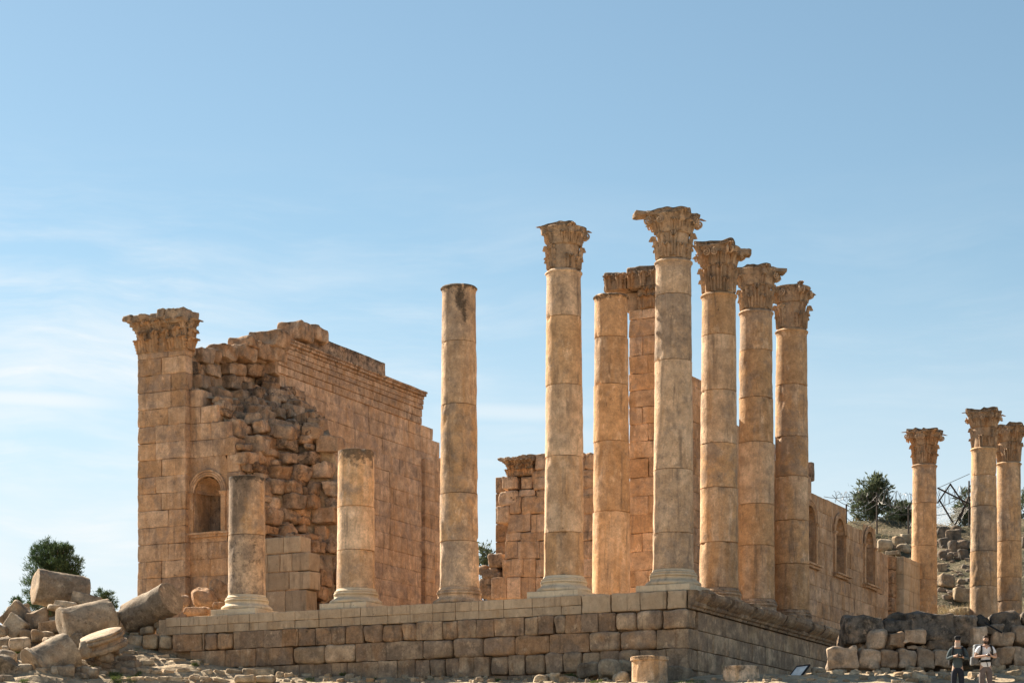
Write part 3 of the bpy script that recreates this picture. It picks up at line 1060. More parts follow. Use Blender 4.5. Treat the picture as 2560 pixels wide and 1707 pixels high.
def dark_left(tt, zz, tc, i):
    # grey lichen on the drum's weathered side
    ang = np.cos(tt - R(215))
    if i == 1:
        f = sstep(ang + 0.5 * fbm(np.stack([np.cos(tt) * 1.5, np.sin(tt) * 1.5, zz * 0.7], -1), 4, 3) + 0.32 * (zz - 15.9), 0.1, 0.7)
        tc[..., 3] = np.maximum(tc[..., 3], f)
        tc[..., 2] = np.maximum(tc[..., 2], 0.22 * f)
        tc[..., 1] = 0.35
        tc[..., 0] = tc[..., 0] * (1.18 - 0.40 * f)
    if i == 0:
        f = sstep(np.cos(tt - R(260)) + 0.5 * fbm(np.stack([np.cos(tt) * 2.5, np.sin(tt) * 2.5, zz * 1.5], -1), 8, 3), -0.2, 0.6)
        tc[..., 2] = np.maximum(tc[..., 2], 0.38 * f)
        tc[..., 3] = 0.5
    return tc


def black_streak(tt, zz, tc, i):
    if i == 4:
        x = (tt - R(285) + np.pi) % (2 * np.pi) - np.pi
        e = 23.55 - zz
        wob = 0.25 * fbm(np.stack([zz * 1.4, zz * 0, zz * 0], -1), 5, 2)
        f = np.exp(-((x - wob) / (0.42 - 0.10 * np.clip(e, 0, 3))) ** 2) * sstep(e, 2.5, 0.4)
        tc[..., 2] = np.maximum(tc[..., 2], np.clip(1.15 * f, 0, 1))
    return tc


column('short broken column of two drums, grey lichen below, on a pale plinth before the arched niche', 18.51, 0, [1334], 1187, 'plinth', 11, 0.15, 0.15, 1.05, astragal=False,
       tfn=dark_left, topdark=0.25)
column('short broken column with black lichen round its rim, on a pale plinth before the long inner wall', 13.43, 0, [1372, 1263], 1120, 'plinth', 12, 0.1, 0.1, 1.15, astragal=False, topdark=1.3)
column('tall column without a capital, black streak below its rim, standing alone left of the others', 8.86, 0, [1350, 1230, 1007, 849], 707, 'attic', 13, 0.2, 0.2, 1.05,
       base_tn=(0.95, 0.3, 0.1, 0.4), worn_base=0.5, tfn=black_streak, topdark=0.15)
column('tall column with a worn flat-topped capital, next to the column without base', 4.42, 0, [1328, 1137, 958, 786], 668, 'plinth', 14, 0.3, 0.2, 1.0,
       cap=dict(top=549, worn=0.5, breaks=((140, 30, 0.1, 0.02), (320, 35, 0.12, 0.03)), tn=(1, 0.2, 0.12, 0.25)))
column('orange stained column without capital or plinth, standing behind the front row', 4.40, 4.43, [1276, 1100, 957, 838], 730, 'fillet', 15, 0.6, 0.05, 1.04, topdark=0.3)
column('tallest looking column at the podium corner, pale grey shaft, capital with a thin broken slab', 0, 0, [1329, 1170, 896, 731], 642, 'plinth', 16, 0.1, 0.25, 1.02,
       drums={0: dict(og=0, gg=0.2, br=0.98), 1: dict(og=0, gg=0.1, br=1.0)},
       cap=dict(top=517, flare=1.16, breaks=((330, 20, 0.06, 0.06),), tn=(1, 0.2, 0.08, 0.2), slabs=(((-0.90, 0.12, 0.945), (0.50, 0.34, 0.075), 8),)))
column('column second from the podium corner along the flank, capital broken off at its right', 0, 4.72, [1353, 1216, 1105, 972, 833], 727, 'attic', 17, 0.35, 0.2, 1.0,
       base_tn=(0.85, 0.2, 0.3, 0.5), worn_base=0.8, cap=dict(top=597, flare=1.12, breaks=((350, 26, 0.12, 0.16),), tn=(1, 0.25, 0.08, 0.2), slabs=(((0.86, 0.0, 0.80), (0.36, 0.30, 0.12), 5),)), drums={3: dict(chip=1.4)})
column('column third from the podium corner along the flank, capital with deep leaves and beaked slab', 0, 8.96, [1361, 1257, 1102, 990, 871], 770, 'attic', 18, 0.45, 0.15, 0.98,
       base_tn=(0.85, 0.2, 0.3, 0.5), worn_base=1.0, cap=dict(top=656, flare=1.08, worn=0.25, breaks=((200, 30, 0.08, 0.04), (350, 25, 0.0, 0.08)), tn=(1, 0.25, 0.12, 0.2), slabs=(((0.82, 0.0, 0.90), (0.42, 0.30, 0.09), 12),)))
column('last column of the flank group, before the long wall, its capital top worn round', 0, 13.39, [1407, 1298, 1188, 1088, 958], 818, 'attic', 19, 0.4, 0.05, 1.04,
       base_tn=(0.8, 0.2, 0.4, 0.5), worn_base=1.0, cap=dict(top=699, worn=0.7, breaks=((0, 40, 0.22, 0.05), (180, 40, 0.2, 0.05)), tn=(1, 0.2, 0.15, 0.25), lo=0.56))
column('orange column standing alone right of the long niched wall', 0, 0, [1446, 1362, 1255], 1157, None, 20, 0.7, 0.0, 1.02,
       dxy=(0.1845 * 124, 124.0), top_full=23.3, cap=dict(top=1068, flare=1.26, breaks=((200, 25, 0.05, 0.0), (330, 15, 0.15, 0.04)), tn=(1.05, 0.35, 0.1, 0.1)), group='columns at the back of the temple')
column('nearer of the two overlapping columns near the right picture edge, capital crisp', 0, 0, [1463, 1375, 1262, 1185], 1115, None, 21, 0.5, 0.15, 0.98,
       dxy=((2459.5 - CX) / FPX * 119, 119.0), top_full=23.3, cap=dict(top=1018, flare=1.18, tn=(1, 0.3, 0.12, 0.15)), group='columns at the back of the temple')
column('farther of the two overlapping columns near the right picture edge, half hidden', 0, 0, [1500, 1441, 1350], 1152, None, 22, 0.6, 0.1, 0.98,
       dxy=((2522 - CX) / FPX * 124, 124.0), top_full=23.3, cap=dict(top=1054, flare=1.18, tn=(1, 0.3, 0.12, 0.15)), group='columns at the back of the temple')

# ------------------------------------------------------------------ left ruin of the cella
A_IN, A_OUT, B_FRONT, B_NICHE = 25.4, 28.2, 6.07, 6.45
COURSE = 0.753
random.seed(21)
ruin = thing('ruined_cella', 'tall ruined temple wall with corner pilaster, arched niche, broken rubble core and moulded inner face', 'ruin', T([26, B_FRONT, FLOOR]))


def wtint(lo=0.80, hi=1.14, og=0.4, li=0.25, gr=0.55):
    return (random.uniform(lo, hi), random.random() * og, random.random() ** 2 * li, random.random() * gr)


# corner pilaster
a0, a1 = a_at(463, B_FRONT), a_at(343.5, B_FRONT)
mb = MB()
z = FLOOR - 0.3
i = 0
ZCAP = 23.95
while z < ZCAP - 0.05:
    h = min(COURSE, ZCAP - z)
    split = a0 + (a1 - a0) * random.choice([0.3, 0.36, 0.5, 0.62, 0.7])
    for s0, s1 in ((a0, split), (split, a1)):
        o = random.uniform(-0.01, 0.015)
        mb.block(((s0 + s1) / 2, B_FRONT + 0.30 + o, z + h / 2), ((s1 - s0) / 2 - 0.006, 0.30, h / 2 - 0.004), random.uniform(0.02, 0.05), 6, 0.045, 2.4, 0.008, wtint(og=0.7))
    mb.block(((a0 + a1) / 2 + 0.45, B_FRONT + 1.25, z + h / 2), ((a1 - a0) / 2 - 0.48, 0.6, h / 2 - 0.003), 0.03, 1, 0, tint=wtint())
    z += h
    i += 1
pil = mb.build('pilaster', WALL, ruin)


def rect_capital(parent, aL, aR, bF, bB, z0, z1, seed, side='right', over=0.35):
    """capital of a square pilaster: leafy block, scrolls and a broken slab (aL > aR: left and right ends)"""
    rs = np.random.RandomState(seed)
    H = z1 - z0
    mb = MB()
    n = 10
    for i in range(n):                              # flaring core in thin courses
        t0, t1 = i / n, (i + 1) / n
        f = (0.02 + 0.30 * max(0, ((t0 + t1) / 2 - 0.45) / 0.55) ** 1.6)
        mb.block(((aL + aR) / 2 + f * over / 0.5, (bF + bB) / 2, z0 + H * 0.86 * (t0 + t1) / 2), ((aL - aR) / 2 + f * over / 0.5, (bB - bF) / 2 + f, H * 0.86 * (t1 - t0) / 2 + 0.015), 0.02, 5, 0.04, 3, 0.01,
                 (0.95, 0.4, 0.1, 0.2))
    wA = WA
    o_f = np.array([-UB[0], -UB[1], 0.0])
    t_f = np.array([-WA[0], -WA[1], 0.0])
    o_s = np.array([-WA[0], -WA[1], 0.0])
    t_s = np.array([UB[0], UB[1], 0.0])
    faces = [(np.linspace(aL - 0.1, aR + 0.1, 5), o_f, t_f, None)]
    if side == 'right':
        faces.append((np.linspace(bF + 0.2, bB - 0.2, 3), o_s, t_s, aR))
    for pos, ow, tg, fixed in faces:
        for row in (0, 1):
            pp = pos if row == 0 else (pos[:-1] + pos[1:]) / 2
            for q in pp:
                if rs.rand() < 0.08:
                    continue
                base = T([q, bF, z0 + 0.04]) if fixed is None else T([fixed, q, z0 + 0.04])
                leaf(mb, base + ow * (0.03 + 0.01 * row), tg, ow, H * (0.30 if row == 0 else 0.52) * rs.uniform(0.95, 1.05), 0.52, 0.30 * rs.uniform(0.7, 1.1), (rs.uniform(0.95, 1.1), 0.5, 0.0, 0.1))
        for q in pos:
            base = T([q, bF, z0 + 0.52 * H]) if fixed is None else T([fixed, q, z0 + 0.52 * H])
            leaf(mb, base + ow * 0.06, tg, ow, H * 0.24, 0.45, 0.28, (1.0, 0.3, 0.3, 0.3), lean=0.1)
    cap = mb.build('capital', CAPITAL, parent)
    for q in np.linspace(aL - 0.5, aR + 0.6, 4):
        mv = MB()
        spiral(mv, T([q, bF - 0.22, z0 + 0.79 * H]), t_f, o_f, 0.15, (1.1, 0.2, 0.2, 0.3), flip=rs.choice([-1, 1]))
        mv.build('volute', CAPITAL, cap)
    mb = MB()
    q = aL + over + 0.22
    k = 0
    tot = q - aR
    while q > aR + 0.02:
        L = rs.uniform(0.3, 0.6)
        f = (aL + over + 0.22 - q) / tot
        up = (rs.uniform(-0.10, -0.02) if f < 0.5 else rs.uniform(0.0, 0.12)) * H / 1.8
        lo_ = z0 + H * (0.80 if f < 0.6 else 0.66)
        hi_ = z0 + H * 0.97 + up
        dep_ = 0.30 * rs.uniform(0.7, 1) if f < 0.6 else 0.22
        mb.block((q - L / 2, (bF + bB) / 2 - 0.05, (lo_ + hi_) / 2), (L / 2 + 0.02, (bB - bF) / 2 + dep_, (hi_ - lo_) / 2), 0.05, 5, 0.10, 3.2, 0.09,
                 (0.9, 0.1, 0.15, 0.4), top_lichen=0.5)
        q -= L
    mb.build('abacus', CAPITAL, cap)
    return cap


rect_capital(ruin, a1, a0, B_FRONT, B_FRONT + 0.75, ZCAP, 25.75, 3)


# recessed front wall with the niche: keep blocks left of the broken edge
EDGE = [(860, 463), (960, 470), (985, 500), (992, 556), (1028, 560), (1066, 585), (1070, 592), (1106, 592), (1110, 616), (1150, 618), (1182, 630), (1240, 668), (1330, 668), (1345, 752), (1386, 758), (1388, 775), (1477, 777), (1522, 768), (1560, 768)]


def edge_x(y):
    return np.interp(y, [e[0] for e in EDGE], [e[1] for e in EDGE])


NA = a_at(519, B_NICHE)                             # niche centre
N_SILL, N_SPRING, N_HW = 15.83, 17.62, 0.70
N_SUR, N_TOP = 1.02, FLOOR - 0.3 + 11 * COURSE
N_BOT = FLOOR - 0.3 + 6 * COURSE
dB = lambda a: depth(a, B_NICHE)


def ashlar_wall(mb, keep, to, *args, inside=None, **kw):
    if inside is not None:
        kw['clip'] = lambda z, s0, s1: [x for x in np.arange(s0, s1, 0.04) if inside(x, z)]
    _ashlar(mb, keep, to, *args, **kw)


def _ashlar(mb, keep, to, s0, s1, z0, z1, course, lens, thick, out_jit=0.012, r=0.02, amp=0.014, tint=wtint, seed=1, holes=(), k=3, rough=0.0, clip=None):
    """courses of dressed blocks between s0 < s1; to(s, n, z) gives frame coordinates; holes: (s lo, s hi, z lo, z hi) left open"""
    rs = random.Random(seed)
    z = z0
    while z < z1 - 0.1:
        h = min(course, z1 - z)
        e0, e1 = s0, s1
        if clip is not None:
            ok = clip(z + h / 2, s0, s1)
            if not ok:
                z += h
                continue
            e0, e1 = ok[0] + rs.uniform(-0.12, 0.12), ok[-1] + rs.uniform(-0.12, 0.12)
        s = s0 - rs.uniform(0, lens[0])
        while s < s1:
            L = rs.uniform(*lens)
            lo, hi = max(s, e0), min(s + L, e1)
            s += L
            segs = [(lo, hi)]
            for (ha, hb, hc, hd) in holes:
                if z + h > hc + 0.02 and z < hd - 0.02:
                    new = []
                    for p, q in segs:
                        if q <= ha or p >= hb:
                            new.append((p, q))
                        else:
                            if p < ha:
                                new.append((p, ha))
                            if q > hb:
                                new.append((hb, q))
                    segs = new
            for p, q in segs:
                if q - p < 0.08 or not keep((p + q) / 2, z + h / 2, q - p, h):
                    continue
                o = rs.uniform(-out_jit, out_jit)
                c = to((p + q) / 2, thick / 2 + o, z + h / 2)
                e = np.abs(np.array(to((q - p) / 2, thick / 2, h / 2)) - np.array(to(0, 0, 0)))
                hh = np.maximum(e - np.array([0.0035, 0.0035, 0.003]), 0.02)
                hh[2] = h / 2 - 0.003
                rr = r * rs.uniform(0.4, 1.7) + rough * rs.random()
                mb.block(c, hh, rr, k, amp, 2.0, 0.004 + rough * 0.3, tint(), seed=rs.randrange(99999))
        z += h


def keep_front(s, z, L, h):
    if s > a0 + 0.05:
        return False
    x, y = px(T([s - L * 0.3, B_NICHE, z]))
    return x < edge_x(y)


mb = MB()
ashlar_wall(mb, keep_front, lambda s, n, z: (s, B_NICHE + n, z), 18.5, a0 + 0.02, FLOOR - 0.3, 24.2, COURSE, (0.7, 1.3), 0.9, seed=5, tint=lambda: wtint(og=0.65),
            holes=[(NA - N_SUR, NA + N_SUR, N_BOT, N_TOP)], amp=0.045, k=5)
mb.build('front_wall', WALL, ruin)
# pale replaced blocks low down on the break
random.seed(33)
mb = MB()
for zlo, zhi, xs in ((z_at(1386, 97.5), z_at(1345, 97.5), (640, 667, 710, 753)), (z_at(1432, 97.5), z_at(1387, 97.5), (640, 670, 701, 731, 775)), (z_at(1478, 97.5), z_at(1433, 97.5), (640, 664, 724, 777)),
                     (FLOOR - 0.2, z_at(1479, 97.5), (640, 668, 714, 768))):
    for x0, x1 in zip(xs[:-1], xs[1:]):
        p, q = a_at(x1, B_NICHE), a_at(x0, B_NICHE)
        v = random.choice([1.0, 0.95, 0.75, 0.8])
        mb.block(((p + q) / 2, B_NICHE + 0.40, (zlo + zhi) / 2), ((q - p) / 2 - 0.006, 0.45, (zhi - zlo) / 2 - 0.005), 0.05, 4, 0.025, 2, 0.01, (v, 0.1, 0.05, 0.5 * random.random()))
mb.build('replaced_blocks', NEWSTONE, ruin)


def niche(parent, to, sc, z_sill, z_spring, hw, sur, z_top, z_bot, dep, mat, wallmat, seed, sill_out=0.22, floor_mat=None, mirror=1):
    """arched niche: framed opening, pilaster jambs, moulded arch, shell vault and a projecting sill. to(s, n, z) -> world, n outwards negative"""
    rs = np.random.RandomState(seed)
    N = 24
    t = np.linspace(math.pi, 0, N + 1)
    arch = [(math.cos(x) * hw, z_spring + math.sin(x) * hw) for x in t]
    inner = [(-hw, z_sill)] + arch + [(hw, z_sill)]
    mb = MB()
    # spandrel panel round the opening
    out = []
    for (s, z) in inner:
        if z <= z_spring + 1e-6:
            out.append((math.copysign(sur, s), z))
        else:
            ang = math.atan2(z - z_spring, s)
            k = min(sur / max(abs(math.cos(ang)), 1e-6), (z_top - z_spring) / max(math.sin(ang), 1e-6))
            out.append((math.cos(ang) * k, z_spring + math.sin(ang) * k))
    rows = []
    for f in np.linspace(0, 1, 5):
        rows.append([to(sc + (s0 + (s1 - s0) * f), 0.02, z0_ + (z1_ - z0_) * f) for (s0, z0_), (s1, z1_) in zip(inner, out)])
    mb.grid(np.array(rows), (0.98, 0.45, 0.05, 0.25))
    # reveal and back wall
    rows = []
    for f in np.linspace(0, 1, 6):
        rows.append([to(sc + s, 0.02 + dep * f, z) for (s, z) in inner])
    mb.grid(np.array(rows), (0.95, 0.35, 0.1, 0.3))
    mb.grid(np.array([[to(sc + x, 0.02, zz) for x in np.linspace(-sur, sur, 5)] for zz in np.linspace(z_bot, z_sill - 0.05, 4)]), (1.0, 0.45, 0.05, 0.25))
    fr = mb.build('niche', wallmat, parent, recalc=False)
    # blocks of the back wall
    mb = MB()
    z = z_sill
    while z < z_spring + 0.02:
        h = min(0.62, z_spring + 0.02 - z)
        if h < 0.1:
            break
        c = rs.uniform(-0.3, 0.3) * hw
        for p, q in ((-hw - 0.1, c), (c, hw + 0.1)):
            P = []
            for zz in np.linspace(z + 0.006, z + h - 0.006, 5):
                P.append([to(sc + s, 0.02 + dep - 0.02, zz) for s in np.linspace(p + 0.006, q - 0.006, 5)])
            mb.grid(np.array(P), (rs.uniform(0.62, 0.85), 0.3, 0.25, 0.4))  # grime, with some of the recess's shade put into the tint
        z += h
    P = [[to(sc + s, 0.02 + dep, zz) for s in (-hw - 0.2, hw + 0.2)] for zz in (z_sill - 0.1, z_spring + hw)]
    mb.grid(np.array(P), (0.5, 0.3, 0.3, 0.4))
    mb.build('back_panel', wallmat, fr)
    # shell vault
    mb = MB()
    na, nr = 61, 12
    P = np.zeros((nr, na, 3))
    for i in range(nr):
        v = i / (nr - 1)
        for j in range(na):
            x = math.pi * j / (na - 1)
            fl = 1 - 0.10 * abs(math.sin(x * 6.5)) * math.sin(v * math.pi * 0.5)
            rr = hw * (0.10 + 0.90 * math.sin(v * math.pi / 2)) * fl
            P[i, j] = to(sc - math.cos(x) * rr, 0.03 + (dep - 0.05) * math.cos(v * math.pi / 2) * 0.95, z_spring + math.sin(x) * rr * 0.99)
    mb.grid(P, (1.0, 0.45, 0.05, 0.15))
    mb.build('shell_vault', wallmat, fr)
    # moulded arch
    mb = MB()
    for ro, pr_, wd in ((hw + 0.05, 0.05, 0.055), (hw + 0.15, 0.075, 0.055), (hw + 0.25, 0.11, 0.05)):
        pts = [to(sc - math.cos(x) * ro, 0.02 - pr_ * 0.5, z_spring + math.sin(x) * ro) for x in np.linspace(0, math.pi, 30)]
        mb.tube(np.array(pts), wd, 8, (0.98, 0.35, 0.15, 0.3))
    mb.build('arch', mat, fr)
    # jambs with small caps and feet
    for sg in (-1, 1):
        mb = MB()
        for (w0, w1, z0_, z1_, o) in ((0.03, 0.26, z_sill, z_spring - 0.14, 0.07), (0.0, 0.31, z_spring - 0.14, z_spring - 0.06, 0.11), (-0.02, 0.34, z_spring - 0.06, z_spring, 0.15)):
            v = []
            for nn in (0.05, -o):
                for zz in (z0_, z1_):
                    for ww in (w0, w1):
                        v.append(to(sc + sg * (hw + ww), nn, zz))
            q = [(0, 1, 3, 2), (4, 6, 7, 5), (0, 4, 5, 1), (2, 3, 7, 6), (0, 2, 6, 4), (1, 5, 7, 3)]
            mb.add(np.array(v), q, None, (rs.uniform(0.9, 1.1), 0.4, 0.05, 0.2))
        mb.build('jamb', mat, fr, smooth=False, recalc=True)
    mb = MB()
    pts = 9
    for (z0_, z1_, o, w) in ((z_sill - 0.09, z_sill, sill_out, sur + 0.12), (z_sill - 0.2, z_sill - 0.09, sill_out * 0.6, sur + 0.06)):
        v = []
        xs = np.linspace(-w, w, pts)
        for nn in (dep, -o):
            for zz in (z0_, z1_):
                for x in xs:
                    v.append(to(sc + x, nn + (rs.uniform(-0.02, 0.03) if nn < 0 else 0), zz + rs.uniform(-0.008, 0.008)))
        v = np.array(v)
        q = []
        for (r0_, r1_) in ((0, 1), (1, 3), (3, 2), (2, 0)):
            for x in range(pts - 1):
                q.append((r0_ * pts + x, r0_ * pts + x + 1, r1_ * pts + x + 1, r1_ * pts + x))
        q.append((0, pts, 3 * pts, 2 * pts))
        q.append((pts - 1, 3 * pts - 1, 4 * pts - 1, 2 * pts - 1))
        mb.add(v, q, None, (1.05, 0.3, 0.1, 0.2))
    mb.build('sill', mat, fr, smooth=False, recalc=True)
    return fr


niche(ruin, lambda s, n, z: T([s, B_NICHE + n, z]), NA, N_SILL, N_SPRING, N_HW, N_SUR, N_TOP, N_BOT, 1.25, WALL, WALL, 4)

# inner face of the long wall, with its moulded beam
B_END = 29.6
IN_EDGE = [(860, 690), (925, 694), (935, 705), (975, 706), (985, 745), (1040, 800), (1080, 820), (1130, 830), (1200, 850), (1400, 862), (1500, 872), (1560, 872)]
STEP = [(905, 1055), (1020, 1055), (1022, 1068), (1066, 1068), (1068, 1076), (1110, 1076), (1112, 1098), (1160, 1098), (1162, 1106), (1560, 1106)]


def in_edge(y):
    return np.interp(y, [e[0] for e in IN_EDGE], [e[1] for e in IN_EDGE])


def keep_in(s, z, L, h):
    x, y = px(T([A_IN, s - L * 0.5, z]))
    x2, _ = px(T([A_IN, s + L * 0.5, z]))
    return x > in_edge(y) - 8 and x2 < np.interp(y, [e[0] for e in STEP], [e[1] for e in STEP]) + 6


random.seed(8)
mb = MB()
def inside_in(s, z):
    x, y = px(T([A_IN, s, z]))
    return (in_edge(y) - 4 if y < 1060 else 760) < x < np.interp(y, [e[0] for e in STEP], [e[1] for e in STEP]) + 4


ashlar_wall(mb, lambda *a: True, lambda s, n, z: (A_IN + n, s, z), 9.5, 31.0, FLOOR - 0.3, 24.3, 0.80, (1.3, 3.0), 0.8, seed=15, tint=lambda: wtint(0.92, 1.12, 0.3, 0.25, 0.6), amp=0.03, out_jit=0.02, k=4, inside=inside_in)
mb.build('long_wall', WALL, ruin)
mb = MB()
bp = b_at(1050, A_IN)
for zlo in np.arange(FLOOR - 0.2, 22.0, 0.72):       # pilaster strip beyond the dark slot
    mb.block((A_IN + 0.10, bp + 0.75, zlo + 0.36), (0.32, 0.55, 0.355), 0.02, 2, 0.01, 2, 0.0, wtint(0.9, 1.05, 0.4, 0.2, 0.3))
mb.build('pilaster', WALL, ruin)
bs0, bs1 = b_at(692, A_IN), b_at(1052, A_IN)
random.seed(14)
mb = MB()
for (z0_, z1_, o) in ((24.30, 24.66, 0.05), (24.675, 25.06, 0.09), (25.075, 25.30, 0.14), (25.31, 25.56, 0.17), (25.57, 25.72, 0.22), (25.73, 25.86, 0.34), (25.865, 25.98, 0.40)):
    b = bs0
    while b < bs1:
        L = min(random.uniform(1.3, 2.6), bs1 - b)
        if L < 0.1:
            break
        mb.block((A_IN + 0.4 - o, b + L / 2, (z0_ + z1_) / 2), (0.42, L / 2 - 0.006, (z1_ - z0_) / 2 - 0.003), 0.02, 4, 0.02, 2.2, 0.0, (random.uniform(0.88, 1.05), 0.3, 0.25 + 0.2 * (z1_ > 25.6), 0.35))
        b += L
mb.build('moulded_beam', WALL, ruin)
mb = MB()
b = b_at(745, A_IN + 0.5)
be = b_at(957, A_IN + 0.3)
while b < be:
    L = min(random.uniform(1.2, 2.2), be - b)
    mb.block((A_IN + 0.65, b + L / 2, 26.42), (0.5, L / 2 - 0.006, 0.43), 0.03, 4, 0.03, 2, 0.01, (random.uniform(0.85, 1.0), 0.3, 0.45, 0.5), top_lichen=0.8)
    b += L
mb.build('top_course', WALL, ruin)
# solid heart of the wall
mb = MB()
mb.box((A_IN + 0.75, 13.6, FLOOR - 0.3), (A_OUT, 28.2, 25.6))
mb.box((A_IN + 0.75, 28.2, FLOOR - 0.3), (A_OUT, 29.4, 21.4))
mb.box((A_IN + 0.9, B_FRONT + 3.2, FLOOR - 0.3), (A_OUT, 13.6, 23.5))
mb.box((23.3, 8.6, FLOOR - 0.3), (A_IN + 0.9, 10.0, 17.5))
mb.build('wall_core', COREROCK, ruin, smooth=False)

# torn rubble core between the front wall and the inner face: lime mortar mass with stones of mixed sizes set in it
random.seed(17)


def core_pt(y, t):
    """point of the torn surface: photo row y, t from the front wall's edge (0) to the inner face (1)"""
    xf, xi = edge_x(y) - 6, in_edge(y) + 6
    bf = B_NICHE + 0.15 + 0.45 * float(sstep(y, 985, 950))
    P0 = np.array([a_at(xf, bf), bf])
    bB = b_at(xi, A_IN)
    bB = bB + (10.2 - bB) * float(sstep(y, 960, 1090))     # lower down the torn end is that of the thick front wall itself
    P1 = np.array([a_at(xi, bB) + 0.1, bB])
    P = P0 + (P1 - P0) * t
    sag = math.sin(math.pi * min(max(t, 0), 1)) ** 0.8 * (0.75 + 0.45 * vnoise(np.array([[y * 0.012, t * 2.2, 3.0]]), 4)[0]) * (0.25 + 0.75 * float(sstep(y, 950, 1030)))
    P = P + np.array([0.72, 0.25]) * sag
    return P


ys = np.linspace(866, 1545, 120)
tsv = np.linspace(-0.02, 1.02, 70)
G = np.zeros((120, 70, 3))
for i, y in enumerate(ys):
    for j, t in enumerate(tsv):
        P = core_pt(y, t)
        G[i, j] = (P[0], P[1], z_at(y, depth(*P)))
n1_ = fbm(G * 1.3, 3, 4)
n2_ = fbm(G * 3.7, 13, 3)
n3_ = fbm(G * 9.0, 17, 2)
G[..., 0] += 0.22 + 0.12 * n1_ + 0.08 * n2_ + 0.03 * n3_
G[..., 1] += 0.34 + 0.16 * n1_ + 0.12 * n2_ + 0.05 * n3_
mb = MB()
tn = np.zeros((120, 70, 4))
tn[..., 0] = 0.95 + 0.15 * n2_
tn[..., 1] = 0.35
tn[..., 2] = 0.10
tn[..., 3] = 0.3
mb.grid(T(G), tn)
mb.build('core_mortar', RUBBLE, ruin)
mb = MB()
y = 868.0
while y < 1535:
    hpx = random.uniform(30, 44)
    t = random.uniform(-0.02, 0.02)
    ym = y + hpx / 2
    wtot = max(in_edge(ym) - edge_x(ym), 40)
    while t < 1.0:
        big = random.random() < 0.55
        wpx_ = random.uniform(34, 62) if big else random.uniform(16, 32)
        dt = wpx_ / wtot
        tc_ = t + dt / 2
        t += dt * random.uniform(0.96, 1.15)
        if tc_ > 1.02:
            break
        if random.random() < 0.07:
            continue
        subs = [(ym, hpx)] if big or random.random() < 0.4 else [(ym - hpx * 0.26, hpx * 0.5), (ym + hpx * 0.26, hpx * 0.46)]
        for (yy, hh_) in subs:
            yy += random.uniform(-4, 4)
            P = core_pt(yy, tc_)
            dd = depth(*P)
            z = z_at(yy, dd)
            w = wpx_ / FPX * dd
            h = hh_ / FPX * dd * random.uniform(0.86, 1.0)
            out = random.uniform(0.06, 0.32) if random.random() < 0.8 else random.uniform(0.25, 0.5)
            tn_ = (random.uniform(0.85, 1.25), random.random() * 0.6, random.random() ** 3 * 0.7, random.random() * 0.6)
            dressed = random.random() < (0.55 if ym < 1060 else 0.25)
            mb.block((P[0] - out * 0.45 + 0.3, P[1] - out * 0.9 + 0.42, z), (w / 2, random.uniform(0.4, 0.6), h / 2), random.uniform(0.04, 0.08) if dressed else random.uniform(0.07, 0.16), 7,
                     0.06 if dressed else 0.11, 3.6, 0.07 if dressed else 0.22, tn_, rot=euler(random.uniform(-6, 6), random.uniform(-5, 5), random.uniform(-16, 16)), lumps=0.05, top_lichen=random.random() ** 2 * 0.6)
    y += hpx * 0.97
for i in range(44):                                 # loose stones on the ledges of the break
    yy, tc_ = random.uniform(975, 1095), random.uniform(0.35, 1.0)
    P = core_pt(yy, tc_)
    dd = depth(*P)
    w = random.uniform(0.25, 0.5)
    mb.block((P[0] + random.uniform(-0.2, 0.35), P[1] + random.uniform(-0.3, 0.5), z_at(yy, dd) + random.uniform(0, 0.15)), (w, random.uniform(0.25, 0.45), random.uniform(0.18, 0.34)), random.uniform(0.04, 0.10), 6, 0.10, 3.4, 0.2,
             (random.uniform(0.85, 1.2), random.random() * 0.5, random.random() ** 3 * 0.7, random.random() * 0.5), rot=euler(random.uniform(-10, 10), random.uniform(-10, 10), random.uniform(-25, 25)), top_lichen=0.3)
mb.build('rubble_core', COREROCK, ruin)
# loose blocks left on top of the wall: photo left, right, top, bottom, plane a
for (x0, x1, y0, y1, b_, lab) in ((484, 515, 870, 896, 8.0, 'small block left on the ruined cella just right of its pilaster capital'), (514, 562, 859, 896, 8.2, 'block on the ruined cella top, second from the pilaster capital'),
                            (558, 606, 862, 897, 8.6, 'block on the ruined cella top, third from the pilaster capital, under the low rounded stone'), (600, 652, 852, 896, 8.9, 'squarish block on the ruined cella top below the wide flat crest stone'),
                            (642, 690, 864, 904, 9.6, 'block on the ruined cella top touching the end of the moulded beam'), (569, 625, 841, 868, 9.4, 'low rounded stone on the ruined cella top, left of the flat crest stone'),
                            (622, 690, 826, 866, 10.6, 'wide flat stone on the ruined cella top, left of its largest crest block'), (688, 752, 800, 850, 12.6, 'largest and highest block on the crest of the ruined cella'),
                            (738, 792, 815, 850, 13.8, 'upright block right of the highest crest block on the ruined cella')):
    xm = (x0 + x1) / 2
    b_ = 7.35 + 6.2 * (xm - 463) / 227 if xm < 690 else b_at(xm, 26.0) - 0.6
    p, q = a_at(x1, b_), a_at(x0, b_)
    d = depth((p + q) / 2, b_)
    z0_, z1_ = z_at(y1, d), z_at(y0, d)
    mb = MB()
    mb.block(((p + q) / 2, b_ + 0.6, (z0_ + z1_) / 2), ((q - p) / 2, 0.6, (z1_ - z0_) / 2), 0.10, 7, 0.09, 2.6, 0.08, (random.uniform(0.95, 1.1), 0.4, 0.2, 0.3), top_lichen=0.5, lumps=0.12)
    tag(mb.build('crest_block', COREROCK), lab, 'stone block', 'loose blocks on the ruined wall')

